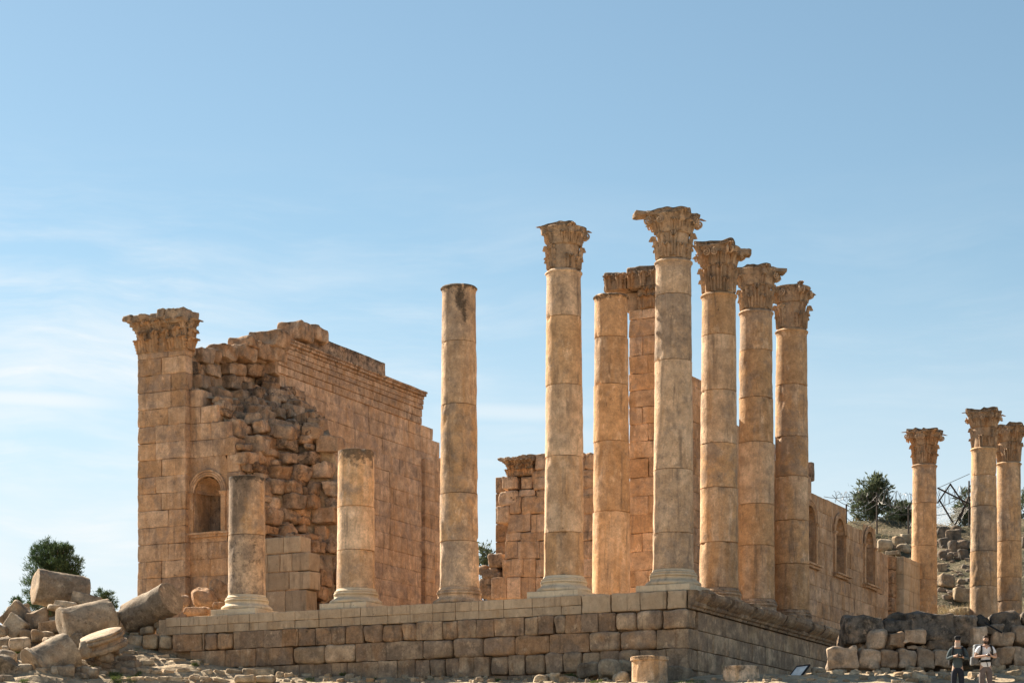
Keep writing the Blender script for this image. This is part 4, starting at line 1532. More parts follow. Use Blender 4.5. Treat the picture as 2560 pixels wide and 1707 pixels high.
# ------------------------------------------------------------------ right pilaster of the cella front, with its leaning capital
random.seed(41)
BR = 7.6
anta = thing('cella_pilaster', 'tall pilaster of stacked orange blocks behind the corner column, carved capital beam jutting left', 'pilaster', T([4.4, BR, FLOOR]))
aR, aL = 3.3, a_at(1572, BR)
dA = depth(4.4, BR)
mb = MB()
z = FLOOR - 0.2
ztop = z_at(773, dA)
while z < ztop - 0.1:
    h = min(random.uniform(0.66, 0.8), ztop - z)
    sp = aL + (aR - aL) * random.choice([0.35, 0.5, 0.62, 0.7, 1.0])
    for p, q in ((sp, aL), (aR, sp)):
        if q - p < 0.05:
            continue
        mb.block(((p + q) / 2, BR + 0.5 + random.uniform(-0.02, 0.02), z + h / 2), ((q - p) / 2 - 0.008, 0.5, h / 2 - 0.005), random.uniform(0.015, 0.04), 6, 0.045, 2.4, 0.015, (random.uniform(0.95, 1.25), 0.1 + 0.75 * random.random(), 0.15 * random.random(), 0.35 * random.random()))
    z += h
mb.build('shaft', WALL, anta)
zc0_, zc1_ = ztop, z_at(668, dA)
mb = MB()
rs_ = np.random.RandomState(6)
hL = z_at(722, dA)
aC = a_at(1594, BR)
mb.block(((aR + aC) / 2, BR + 0.5, (zc0_ + hL) / 2), ((aC - aR) / 2, 0.5, (hL - zc0_) / 2), 0.04, 5, 0.05, 3, 0.01, (0.95, 0.45, 0.1, 0.2))
o_f = np.array([-UB[0], -UB[1], 0.0])
t_f = np.array([-WA[0], -WA[1], 0.0])
for row, n in ((0, 4), (1, 3)):
    for q in np.linspace(aC - 0.25 - row * 0.2, aR + 0.2 + row * 0.2, n):
        leaf(mb, T([q, BR, zc0_ + 0.05]) + o_f * 0.04, t_f, o_f, (hL - zc0_) * (0.6 if row == 0 else 1.0), 0.55, 0.16, (1.0, 0.5, 0.1, 0.2))
mb.block((aC + 0.3, BR + 0.75, (zc0_ + hL) / 2), (0.32, 0.4, (hL - zc0_) / 2 - 0.01), 0.04, 4, 0.03, 3, 0.01, (0.85, 0.3, 0.1, 0.2))
capo = mb.build('capital', CAPITAL, anta)
mb = MB()
aB = a_at(1511, BR - 0.1)
aJ = a_at(1568, BR - 0.1)
for p, q, zt_ in ((aJ, aB, z_at(675, dA)), (aR - 0.4, aJ, z_at(668, dA))):
    mb.block(((p + q) / 2, BR + 0.45, (hL + zt_) / 2 + 0.02), ((q - p) / 2 - 0.006, 0.62, (zt_ - hL) / 2), 0.08, 7, 0.10, 2.4, 0.04, (0.92, 0.25, 0.3, 0.4), top_lichen=0.6, lumps=0.06)
for q in np.linspace(aB - 0.2, aR, 6):
    leaf(mb, T([q, BR - 0.08, hL + 0.06]) + o_f * 0.10, t_f, o_f, (zc1_ - hL) * 0.66, 0.44, 0.16, (0.95, 0.3, 0.25, 0.3), lean=0.04)
    spiral(mb, T([q - 0.2, BR - 0.18, hL + 0.62 * (zc1_ - hL)]), t_f, o_f, 0.13, (1.0, 0.2, 0.25, 0.3))
mb.build('beam', CAPITAL, anta)

# ------------------------------------------------------------------ long outer wall with arched niches
random.seed(52)
A_R = 3.7
rw = thing('niched_wall', 'long receding temple wall with three arched niches and a stepped broken top', 'wall', T([A_R + 0.5, 9, FLOOR - 0.5]))
TOPS = [(8.0, 21.7), (14.5, 21.7), (14.6, 20.8), (22, 20.8), (22.1, 20.1), (27.6, 20.1), (27.7, 19.5), (32.55, 19.5), (32.6, 18.7), (37.9, 18.7), (37.95, 17.9), (40.2, 17.9)]
NB = [27.0, 31.7, 36.75]


def keep_r(s, z, L, h):
    return z + h * 0.3 < np.interp(s, [t[0] for t in TOPS], [t[1] for t in TOPS])


to_r = lambda s, n, z: (A_R + n, s, z)
mb = MB()
ashlar_wall(mb, keep_r, to_r, 8.0, 40.2, 9.5, 21.75, 0.74, (0.7, 1.5), 0.8, seed=25, tint=lambda: wtint(0.86, 1.1, 0.5, 0.15, 0.4), amp=0.035, out_jit=0.015,
            holes=[(b - 1.12, b + 1.12, 9.5 + 8 * 0.74, 9.5 + 13 * 0.74) for b in NB], k=3)
mb.build('wall_face', WALL, rw)
mb = MB()
for p, q, zt_ in ((8.2, 14.5, 21.5), (14.5, 22, 20.6), (22, 27.6, 19.9), (27.6, 32.5, 19.3), (32.5, 37.9, 18.5), (37.9, 40.1, 17.7)):
    mb.box((A_R + 0.78, p, 9.0), (A_R + 1.5, q, zt_))
mb.build('wall_core', COREROCK, rw, smooth=False)
for i, b in enumerate(NB):
    niche(rw, lambda s, n, z: T([A_R + n, s, z]), b, 15.66, 17.72, 0.74, 1.12, (9.5 + 13 * 0.74 if i < 2 else 18.75), 9.5 + 8 * 0.74, 0.8, WALL, WALL, 60 + i, sill_out=0.3)
mb = MB()
mb.block((A_R + 0.3, 27.3, 20.15), (0.35, 0.22, 0.45), 0.06, 4, 0.04, 2, 0.05, (0.8, 0.1, 0.5, 0.6))
tag(mb.build('crest_block', WALL), 'upright dark stone on top of the niched wall, right beside the last flank column', 'stone block', 'loose blocks on the niched wall')
# weathered end pilaster and restored pier
mb = MB()
for zlo in np.arange(9.5, 17.5, 0.74):
    mb.block((A_R + 0.2, 40.95, zlo + 0.37), (0.4, 0.62, 0.366), 0.06, 4, 0.04, 2, 0.03, (random.uniform(0.75, 0.95), 0.6, 0.4, 0.3))
for zlo, o in ((12.6, 0.22), (12.9, 0.30), (13.2, 0.24)):
    mb.block((A_R - 0.05, 40.6, zlo), (0.3 + o, 0.8, 0.18), 0.10, 4, 0.06, 3, 0.1, (0.8, 0.4, 0.4, 0.4))
mb.build('end_pilaster', WALL, rw)
pier = thing('restored_pier', 'smooth pale restored stone pier between the niched wall and the lone orange column', 'pier', T([3.4, 42, 10]))
mb = MB()
z = 9.5
i = 0
random.seed(3)
while z < 17.6:
    h = 0.80 if i < 9 else 0.72
    h = min(h, 17.65 - z)
    if h < 0.1:
        break
    sp = random.choice([41.9, 42.3, 42.8, 43.5])
    for p, q in ((41.05, sp), (sp, 44.2)):
        mb.block((3.09 + 0.6, (p + q) / 2, z + h / 2), (0.6, (q - p) / 2 - 0.004, h / 2 - 0.003), 0.012, 2, 0.004, 2, 0.0, (random.uniform(1.0, 1.08), 0.5, 0.0, 0.0))
    z += h
    i += 1
mb.build('masonry', NEWSTONE, pier)

# ------------------------------------------------------------------ stump of the back wall seen between the columns
random.seed(77)
bw = thing('back_wall_ruin', 'broken back wall of orange stone blocks with a small carved capital on its left end', 'ruin', T([23, 38, FLOOR]))


def z5(u):
    return 1050 + u / 2.387


mb, mc = MB(), MB()
BB = 38.0
TB = lambda: (random.uniform(1.0, 1.25), 0.15 + 0.5 * random.random(), random.random() * 0.2, random.random() * 0.35)
RB = [(935, 1062, [(425, 515), (515, 600), (600, 690), (690, 800), (800, 920), (920, 1030)], 0), (825, 935, [(490, 615), (615, 690), (690, 790), (790, 900), (900, 1030)], 0.02), (720, 825, [(505, 583), (583, 710), (710, 800), (800, 930), (930, 1030)], 0.02),
      (667, 720, [(510, 600), (600, 760), (760, 900), (900, 1030)], 0.05), (560, 665, [(523, 660), (660, 800), (800, 915), (915, 1030)], 0.03), (450, 560, [(535, 606), (606, 760), (760, 880), (880, 1030)], 0.10), (408, 455, [(586, 690), (690, 850), (850, 1030)], 0.10),
      (335, 412, [(490, 580), (600, 670), (680, 800), (800, 900), (910, 1030)], 0.12), (295, 400, [(665, 760), (770, 900), (900, 1030)], 0.12), (196, 295, [(690, 800), (800, 905), (905, 985), (985, 1030)], 0.14),
      (510, 615, [(455, 535)], 0.12), (423, 510, [(470, 586)], 0.14)]
for (y0, y1, xs, rr) in RB:
    for (x0, x1) in xs:
        p, q = a_at(z5(x1), BB), a_at(z5(x0), BB)
        d = depth((p + q) / 2, BB)
        z0_, z1_ = z_at(z5(y1), d), z_at(z5(y0), d)
        mb.block(((p + q) / 2, BB + 0.7 - random.uniform(0, 0.12) * (rr > 0.06), (z0_ + z1_) / 2), ((q - p) / 2 - 0.012, 0.7, (z1_ - z0_) / 2 - 0.008), max(0.03, rr * 0.8), 6, 0.05 + rr * 0.5, 2.4, 0.02 + rr * 0.4, TB(),
                 top_lichen=0.6 if rr > 0.06 else 0.0)
for (y0, y1) in ((335, 432), (432, 515), (515, 615), (615, 722), (722, 792), (792, 900), (900, 1070)):
    p, q = a_at(z5(560), BB + 1.6), a_at(z5(445), BB + 1.6)
    d = depth((p + q) / 2, BB + 1.6)
    mc.block(((p + q) / 2, BB + 2.4, (z_at(z5(y1), d) + z_at(z5(y0), d)) / 2), ((q - p) / 2, 0.7, (z_at(z5(y0), d) - z_at(z5(y1), d)) / 2 - 0.008), 0.05, 3, 0.03, 2, 0.02, (random.uniform(0.75, 0.95), 0.4, 0.2, 0.3))
for (x0, x1, y0, y1) in ((410, 505, 793, 882), (370, 470, 880, 950), (440, 490, 905, 945), (345, 400, 865, 920), (350, 430, 940, 1060), (395, 440, 985, 1070)):
    p, q = a_at(z5(x1), BB + 0.5), a_at(z5(x0), BB + 0.5)
    d = depth((p + q) / 2, BB + 0.5)
    mc.block(((p + q) / 2, BB + 1.0, (z_at(z5(y1), d) + z_at(z5(y0), d)) / 2), ((q - p) / 2, 0.7, (z_at(z5(y0), d) - z_at(z5(y1), d)) / 2), 0.2, 5, 0.1, 2, 0.1, (random.uniform(0.75, 0.95), 0.3, 0.3, 0.4))
mb.build('block_face', WALL, bw)
mc.build('rear_blocks', COREROCK, bw)
p, q = a_at(z5(680), BB), a_at(z5(512), BB)
d = depth((p + q) / 2, BB)
mb = MB()
mb.box((15, BB + 1.35, FLOOR - 0.3), (a_at(z5(540), BB), BB + 2.2, z_at(z5(460), d)))
mb.build('wall_core', COREROCK, bw, smooth=False)
rect_capital(bw, q - 0.1, p + 0.1, BB, BB + 1.0, z_at(z5(330), d), z_at(z5(212), d), 12, over=0.28)

# ------------------------------------------------------------------ fallen column pieces on the left
def rot_to(axis, roll=0.0):
    q = Vector((0, 0, 1)).rotation_difference(Vector(axis).normalized())
    return np.array((q.to_matrix() @ Matrix.Rotation(R(roll), 3, 'Z')))


def z3(u, v):
    return u / 3.675, 1300 + v / 3.675


def at_px(x, y, d):
    return np.array([(x - CX) / FPX * d, d, z_at(y, d)])


def fallen(name, label, u, v, d, ax, L, r, seed, cat='column drum', flange=0.0, ring=None, cut=None, tn=(1, 0.2, 0.2, 0.3), group='fallen column pieces', chip=0.75, r2=None):
    x, y = z3(u, v)
    c = at_px(x, y, d)
    mb = MB()
    M = rot_to(ax, seed * 37)
    r2 = r2 or r
    zs = np.concatenate([[0, 0.02, 0.06], np.linspace(0.14, L - 0.14, 18), [L - 0.06, L - 0.02, L]])
    prof = []
    for z in zs:
        rr = r + (r2 - r) * z / L
        if flange and z < 0.16:
            rr += flange * (1 if z > 0.015 else 0.7)
        if z in (0, L):
            rr -= 0.05
        prof.append((rr, z - L / 2))
    prof = [(0.15, -L / 2 + 0.015), (r * 0.45, -L / 2 - 0.01), (r * 0.75, -L / 2 - 0.004)] + prof + [(r2 * 0.75, L / 2 + 0.01), (r2 * 0.45, L / 2 - 0.012), (0.15, L / 2 + 0.01)]

    def fn(tt, zz, rr):
        q = np.stack([np.cos(tt) * 1.5, np.sin(tt) * 1.5, zz * 1.1 + seed * 5.1], -1)
        cc = fbm(q * 1.2, seed, 4)
        ed = np.minimum(zz + L / 2, L / 2 - zz)
        k = np.clip(rr / r, 0, 1)
        rr = rr - k * 0.22 * chip * np.clip(cc - 0.12, 0, 1) * np.exp(-np.clip(ed, 0, 9) / 0.25) - k * 0.12 * chip * np.clip(fbm(q * 0.8 + 9, seed + 4, 3) - 0.25, 0, 1)
        if cut is not None:                         # a flat broken-off side
            ang, dist = cut
            s = np.cos(tt - ang)
            lim = np.where(s > 0.05, dist / np.maximum(s, 0.05), 9.0) * (1 + 0.05 * fbm(q * 2.2, seed + 8, 3))
            rr = np.minimum(rr, lim)
        return rr

    def tf(tt, zz, tc):
        q = np.stack([np.cos(tt), np.sin(tt), zz], -1)
        tc = tc.copy()
        tc[..., 2] = np.clip(tc[..., 2] + 0.5 * fbm(q * 1.3, seed + 2, 3), 0, 1)
        return tc
    mb.lathe(c, prof, 72, 0.06, 2.4, tn, True, seed, rot=M, fn=fn, tfn=tf)
    return tag(mb.build(name, FALLEN), label, cat, group)


fallen('column_drum', 'huge fallen column drum on top of the heap, in front of the dark tree', 555, 645, 94, (0.88, 0.42, -0.12), 2.2, 0.76, 2, tn=(0.95, 0.35, 0.15, 0.35), cut=(2.0, 0.62))
fallen('column_drum', 'fallen drum leaning up to the right against the rubble beside the tall pilaster', 1385, 812, 92, (0.80, -0.50, 0.33), 2.35, 0.70, 3, tn=(0.92, 0.2, 0.15, 0.55))
fallen('column_drum', 'fallen drum with a flared rim, in the middle of the heap behind the tilted base', 800, 930, 89.5, (0.86, 0.42, 0.27), 2.15, 0.71, 4, flange=0.09, tn=(1.05, 0.1, 0.2, 0.25))
fallen('column_drum', 'cracked fallen drum with a raised ring, nearest the bottom edge of the heap', 480, 1275, 85.5, (0.72, 0.48, 0.50), 1.75, 0.76, 5, flange=0.10, tn=(1.05, 0.15, 0.15, 0.3), r2=0.70)
# the tilted column base
x, y = z3(950, 1120)
c = at_px(x, y, 87.3)
mb = MB()
arc = lambda zc_, rz, rc, n=7: [(rc + rz * math.cos(t), zc_ + rz * math.sin(t)) for t in np.linspace(-math.pi / 2, math.pi / 2, n)]
prof = [(0.2, -0.36), (0.7, -0.37), (0.86, -0.34)] + arc(-0.22, 0.12, 0.84) + [(0.84, -0.06), (0.80, -0.02), (0.80, 0.04)] + arc(0.14, 0.09, 0.82) + [(0.84, 0.25), (0.86, 0.29), (0.84, 0.34), (0.80, 0.36), (0.5, 0.37), (0.2, 0.36)]
mb.lathe(c, prof, 64, 0.04, 2.0, (1.1, 0.25, 0.15, 0.2), True, 6, rot=rot_to((-0.26, -0.30, 0.92)),
         fn=lambda tt, zz, rr: rr - 0.16 * np.clip(fbm(np.stack([np.cos(tt) * 1.6, np.sin(tt) * 1.6, zz * 1.5], -1), 3, 3), 0, 1) * (rr > 0.6))
tag(mb.build('fallen_moulded_stone', FALLEN), 'thick round column base with mouldings, lying tilted below the flared drum', 'column base', 'fallen column pieces')


def stone_block(name, label, cat, x0, x1, y0, y1, d, th, mat, seed, rot=(0, 0, 0), r=0.08, amp=0.06, jit=0.08, tn=(1, 0.2, 0.2, 0.3), group=None, lumps=0.06, top_lichen=0.0, k=7, frame='W'):
    rs = np.random.RandomState(seed)
    c = at_px((x0 + x1) / 2, (y0 + y1) / 2, d)
    h = np.array([(x1 - x0) / 2 / FPX * d, th / 2, (y1 - y0) / 2 / FPX * d])
    mb = MB()
    mb.block(c, h, r, k, amp, 2.4, jit, tn, rot=euler(*rot), frame='W', seed=seed, lumps=lumps, top_lichen=top_lichen)
    return tag(mb.build(name, mat), label, cat, group)


def sb3(label, u0, u1, v0, v1, d, th, seed, name='stone_block', cat='stone block', mat=FALLEN, **kw):
    x0, y0 = z3(u0, v0)
    x1, y1 = z3(u1, v1)
    return stone_block(name, label, cat, x0, x1, y0, y1, d, th, mat, seed, **kw)


HEAP = 'fallen blocks of the left heap'
sb3('square-cut block standing tilted at the left end of the heap, above the picture edge stones', 40, 250, 760, 1010, 91.5, 0.8, 31, rot=(8, 38, 14), group=HEAP, tn=(0.85, 0.35, 0.2, 0.4))
sb3('lower square-cut block wedged under the tilted block at the left end of the heap', 40, 230, 880, 1080, 90.5, 0.7, 32, rot=(-4, 36, -10), group=HEAP, tn=(1, 0.2, 0.2, 0.3))
fr = sb3('fragment carved with ribbed leaves, under the huge topmost drum', 255, 440, 830, 985, 91, 0.6, 33, rot=(0, -18, 10), group=HEAP, tn=(0.95, 0.4, 0.3, 0.3), jit=0.18, amp=0.10)
sb3('pale thin slab lying left of centre in the heap, above the flared drum', 445, 600, 792, 835, 91, 0.7, 34, rot=(0, 10, 10), group=HEAP, tn=(1.05, 0.1, 0.2, 0.2))
sb3('pale thin slab with a moulded edge, leaning just right of the other thin slab', 510, 700, 745, 815, 91.6, 0.6, 35, rot=(0, 14, -10), group=HEAP, tn=(1.05, 0.1, 0.2, 0.2))
sb3('wedge shaped slab behind the flared drum, in front of the small dark tree', 670, 950, 680, 790, 93.5, 0.9, 36, rot=(0, 12, 8), group=HEAP, tn=(1, 0.1, 0.2, 0.4), jit=0.15)
sb3('flat slab with a ragged edge cut off by the lower left picture corner', -60, 175, 1270, 1500, 84.5, 0.5, 37, rot=(18, 28, 0), group=HEAP, tn=(0.9, 0.1, 0.5, 0.5))
sb3('brown block with a straight top, below the carved fragment in the heap', 350, 540, 930, 1040, 90.3, 0.6, 38, rot=(0, -4, 12), group=HEAP, tn=(0.85, 0.5, 0.1, 0.2))
sb3('small brown block between the lower square-cut block and the straight-topped one', 195, 320, 1000, 1085, 90, 0.5, 39, rot=(0, 0, -12), group=HEAP, tn=(0.8, 0.5, 0.1, 0.2))
sb3('long low block behind the cracked drum, at its upper left', 85, 280, 1080, 1195, 88, 0.7, 40, rot=(0, -5, 14), group=HEAP, tn=(1, 0.25, 0.2, 0.2), r=0.14)
sb3('rounded grey stone left of the cracked drum, above the ragged slab', -20, 148, 1200, 1310, 86.5, 0.7, 41, rot=(0, 10, 5), group=HEAP, tn=(1.1, 0.1, 0.2, 0.3), r=0.2)
sb3('dark angular stone at the left picture edge, upper of two', -40, 70, 960, 1070, 90, 0.5, 42, group=HEAP, tn=(0.75, 0.3, 0.3, 0.3), r=0.15, jit=0.15)
sb3('flat topped grey stone at the left picture edge, lower of two', -40, 105, 1085, 1180, 88.5, 0.6, 43, group=HEAP, tn=(0.95, 0.1, 0.3, 0.5), r=0.1)
sb3('small round stone just left of the long low block in the heap', 15, 80, 1145, 1215, 87.6, 0.35, 44, group=HEAP, r=0.13, tn=(1, 0.2, 0.2, 0.2))
sb3('rough lump of stone supporting the underside of the tilted column base', 735, 850, 1120, 1270, 86.8, 0.5, 45, group=HEAP, r=0.18, amp=0.12, jit=0.15, tn=(1, 0.3, 0.2, 0.2))
sb3('block with its face in shade, between the flared drum and the leaning drum', 1030, 1095, 845, 950, 92, 0.5, 46, group=HEAP, r=0.05, tn=(0.95, 0.3, 0.1, 0.2))
HP = 'stones piled at the foot of the tall pilaster'
sb3('large knobbly boulder at the foot of the tall pilaster, left of the first short column', 1760, 1985, 635, 800, 96.5, 0.9, 47, 'boulder', 'boulder', COREROCK, group=HP, r=0.30, amp=0.16, jit=0.12, tn=(1.2, 0.3, 0.1, 0.2), lumps=0.14)
sb3('slab-like boulder standing behind the first short column, with a sharp top left corner', 1925, 2110, 560, 745, 97.5, 0.6, 48, 'boulder', 'boulder', COREROCK, group=HP, r=0.12, amp=0.1, jit=0.22, tn=(0.95, 0.4, 0.2, 0.3), rot=(0, 12, 20))
sb3('flat ragged stone on the podium left of the first plinth', 1695, 1925, 800, 875, 93.5, 0.9, 49, 'boulder', 'boulder', COREROCK, group=HP, r=0.12, amp=0.12, jit=0.15, tn=(1.15, 0.3, 0.1, 0.2))
sb3('grey stone between the leaning drum and the knobbly boulder', 1655, 1745, 685, 805, 96, 0.7, 50, 'boulder', 'boulder', COREROCK, group=HP, r=0.2, amp=0.1, jit=0.1, tn=(1.0, 0.2, 0.2, 0.4))
sb3('rounded stone tucked behind the first plinth, right of the flat ragged stone', 1960, 2070, 755, 810, 95, 0.5, 51, 'boulder', 'boulder', COREROCK, group=HP, r=0.15, tn=(1.0, 0.5, 0.1, 0.2))
HR = 'rough blocks continuing the podium to the left'
for i, (u0, u1, v0, v1, d, lab, tn) in enumerate((
        (1420, 1525, 928, 1010, 92.0, 'pale block on the left end of the podium coping, upper of two', (1.15, 0.1, 0.1, 0.2)),
        (1440, 1525, 983, 1050, 91.6, 'pale block at the left end of the podium coping, lower of two', (1.1, 0.1, 0.1, 0.1)),
        (1290, 1420, 975, 1058, 91.8, 'rounded tan rock below the right end of the leaning drum', (1, 0.3, 0.1, 0.2)),
        (1305, 1385, 950, 1000, 92.3, 'dark round rock in the shade under the leaning drum', (0.7, 0.2, 0.4, 0.4)),
        (1185, 1318, 1062, 1165, 91.5, 'flat fronted block at the left end of the row left of the podium', (1.0, 0.2, 0.1, 0.3)),
        (1325, 1460, 1050, 1182, 91.2, 'large tan block in the middle of the row left of the podium', (1.0, 0.3, 0.1, 0.2)),
        (1466, 1595, 1055, 1190, 91.0, 'rounded grey-tan block touching the podium front at its left end', (1.1, 0.1, 0.1, 0.4)),
        (1195, 1290, 1030, 1078, 91.8, 'small low stone behind the row of blocks left of the podium', (0.95, 0.2, 0.1, 0.3)))):
    sb3(lab, u0, u1, v0, v1, d, 0.7, 140 + i, group=HR, r=0.13, amp=0.07, jit=0.08, tn=tn, mat=RUBBLE)

# ------------------------------------------------------------------ dry stone wall of boulders on the right
def z7(u, v):
    return 2060 + u / 4.704, 1480 + v / 4.704


BW = 'boulders of the dry stone wall on the right'
WALLROCKS = (
    (228, 672, 285, 632, 80.6, 1.3, 'huge dark lichened boulder at the left end of the dry stone wall top', (0.75, 0.1, 0.75, 0.8), 0.14),
    (715, 1045, 272, 345, 81.4, 1.0, 'dark flat stone at the back of the dry stone wall top, behind the ledged boulder', (0.7, 0.1, 0.8, 0.8), 0.08),
    (665, 1000, 340, 492, 80.8, 1.1, 'dark boulder with a flat front ledge, right of the huge dark boulder', (0.75, 0.1, 0.7, 0.8), 0.12),
    (965, 1500, 248, 602, 80.9, 1.4, 'widest dark boulder of the dry stone wall top, with a sloping crest', (0.8, 0.15, 0.6, 0.8), 0.2),
    (1455, 1800, 300, 625, 80.8, 1.2, 'speckled dark boulder behind the person in the cap', (0.85, 0.2, 0.65, 0.6), 0.14),
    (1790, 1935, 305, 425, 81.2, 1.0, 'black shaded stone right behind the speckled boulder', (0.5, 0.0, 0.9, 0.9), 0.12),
    (1960, 2265, 250, 485, 81.0, 1.2, 'rounded grey boulder on the wall top above the bearded person', (0.85, 0.1, 0.5, 0.8), 0.22),
    (2275, 2480, 258, 410, 81.2, 1.1, 'dark boulder on the wall top at the right picture edge', (0.75, 0.1, 0.6, 0.8), 0.15),
    (488, 726, 448, 682, 80.0, 0.9, 'tan rounded pointed boulder set in the middle course of the dry stone wall', (1.25, 0.3, 0.05, 0.05), 0.26),
    (733, 912, 485, 662, 80.1, 0.8, 'squarish brown stone right of the tan pointed boulder', (1.0, 0.3, 0.3, 0.3), 0.12),
    (915, 1172, 432, 610, 80.1, 0.9, 'cut pinkish block with a ledge along its foot, in the middle course', (1.35, 0.3, 0.1, 0.0), 0.05),
    (1715, 1900, 410, 640, 80.2, 0.8, 'pinkish carved stone between the two persons', (1.2, 0.2, 0.1, 0.1), 0.12),
    (1900, 2095, 392, 505, 80.5, 0.7, 'tilted dark stone below the black pole', (0.85, 0.1, 0.4, 0.6), 0.08),
    (1965, 2215, 478, 645, 80.2, 0.9, 'tan wedge shaped stone right of the bearded person', (1.1, 0.4, 0.15, 0.1), 0.14),
    (2215, 2460, 410, 630, 80.3, 0.9, 'tan arched stone at the right picture edge, middle course', (1.1, 0.2, 0.2, 0.2), 0.22),
    (48, 378, 648, 908, 79.8, 0.9, 'wide scored grey block at the left end of the lower course', (1.1, 0.15, 0.2, 0.5), 0.05),
    (395, 632, 678, 896, 79.9, 0.9, 'worn block with a flared left foot, second in the lower course', (1.15, 0.3, 0.15, 0.2), 0.14),
    (635, 852, 680, 890, 79.9, 0.9, 'block with a hollowed left side, third in the lower course', (1.15, 0.35, 0.2, 0.15), 0.16),
    (870, 1057, 675, 890, 79.9, 0.9, 'upright tan block, fourth in the lower course', (1.15, 0.35, 0.15, 0.15), 0.12),
    (1068, 1268, 675, 898, 79.9, 0.9, 'upright block with a slanting right side, fifth in the lower course', (1.05, 0.3, 0.25, 0.25), 0.12),
    (1280, 1502, 680, 888, 79.9, 0.9, 'pitted pale block left of the person in the cap, lower course', (1.2, 0.2, 0.2, 0.2), 0.1),
    (1712, 1850, 645, 850, 79.9, 0.9, 'tan block of the lower course half hidden behind the backpack', (1.2, 0.3, 0.1, 0.1), 0.1),
    (1975, 2045, 750, 872, 79.8, 0.6, 'small pale block just right of the bearded person', (1.4, 0.0, 0.0, 0.3), 0.05),
    (2040, 2195, 672, 872, 79.9, 0.9, 'squared tan block of the lower course, right of the small pale one', (1.15, 0.3, 0.1, 0.1), 0.08),
    (2212, 2450, 650, 875, 79.9, 0.9, 'squared block of the lower course at the right picture edge', (1.1, 0.25, 0.2, 0.2), 0.08),
    (412, 500, 618, 690, 80.3, 0.8, 'small stone under the tan pointed boulder at its left', (0.95, 0.3, 0.2, 0.2), 0.05),
    (935, 1185, 640, 676, 80.2, 0.8, 'thin slab under the cut pinkish block', (1.05, 0.3, 0.1, 0.2), 0.03),
    (1170, 1470, 585, 690, 80.6, 1.0, 'dark recessed stone under the widest dark boulder', (0.7, 0.1, 0.4, 0.6), 0.06),
)
for i, (u0, u1, v0, v1, d, th, lab, tn, r) in enumerate(WALLROCKS):
    x0, y0 = z7(u0, v0)
    x1, y1 = z7(u1, v1)
    tn = (tn[0] * random.uniform(0.95, 1.45), tn[1] * 0.8, tn[2] * random.uniform(0.4, 0.75), tn[3] * 0.8)
    u0, u1 = u0 + (16 if v0 < 360 else 9), u1 - (16 if v0 < 360 else 9)
    stone_block('wall_boulder', lab, 'boulder', x0, x1, y0, y1, d, th, BOULDER, 200 + i, rot=(0, random.uniform(-3, 3), random.uniform(-9, 9)), r=r * 0.75, amp=0.13, jit=0.15, tn=tn, group=BW, lumps=0.07, k=10)
# earth packed behind the boulders
mb = MB()
for i in range(12):
    X = 12.5 + i * 0.72
    mb.block((X, 82.0, 8.9), (0.6, 0.7, 0.85), 0.3, 4, 0.1, 2, 0.1, (0.8, 0.2, 0.3, 0.4), frame='W')
tag(mb.build('wall_backfill', BOULDER), 'dark packed stones and earth filling the gaps behind the dry stone wall', 'rubble', kind='stuff')
# black pole lying on the wall
mb = MB()
p0, p1 = at_px(*z7(1893, 358), 80.0), at_px(*z7(2092, 474), 79.6)
mb.tube(np.array([p0, (p0 + p1) / 2, p1]), 0.032, 8)
tag(mb.build('pole', plain('black_pole', (0.012, 0.012, 0.012), 0.6)), 'thin black pole lying slanted across the stones above the bearded person', 'pole')

# ------------------------------------------------------------------ two column stumps in front of the podium
def stump(label, xl, xr, ytop, d, seed, tn, collar, rough):
    cx = ((xl + xr) / 2 - CX) / FPX * d
    r = (xr - xl) / 2 / FPX * d
    zt = z_at(ytop, d)
    zb = float(ground_z(cx, d)) - 0.2
    L = zt - zb
    mb = MB()
    prof = []
    for z in np.concatenate([np.linspace(0, L - 0.30, 8), np.linspace(L - 0.26, L, 12)]):
        rr = r * (0.96 if collar else 1.0 - 0.05 * (z / L))
        if collar and z > L - 0.16:
            rr = r * (1.0 + 0.03)
        if z == L:
            rr -= 0.03
        prof.append((rr, z))
    prof += [(r * 0.6, L + 0.012), (r * 0.2, L)]
    mb.lathe((cx, d, zb), prof, 56, 0.02 + rough * 0.06, 2.2, tn, True, seed,
             fn=lambda tt, zz, rr: rr - (0.05 + 0.14 * rough) * np.clip(fbm(np.stack([np.cos(tt) * 1.7, np.sin(tt) * 1.7, zz * 1.4 + seed], -1), seed, 3), 0, 1) * (rr > r * 0.7),
             tfn=lambda tt, zz, tc: np.concatenate([tc[..., :2], np.clip(0.6 * sstep(L - zz, 0.5, 0.0) + 0.5 * fbm(np.stack([np.cos(tt), np.sin(tt), zz], -1) * 1.5, seed, 3), 0, 1)[..., None], tc[..., 3:]], -1))
    return tag(mb.build('column_stump', COLUMN), label, 'column stump', 'column stumps before the podium')


stump('low column stump with a projecting rim, below the podium corner', 1577, 1671, 1641, 79.0, 71, (1.15, 0.25, 0.2, 0.2), True, 0.2)
stump('rough rimless column stump cut off by the bottom edge, right of the rimmed one', 1808, 1900, 1664, 77.5, 72, (1.35, 0.2, 0.1, 0.2), False, 0.8)

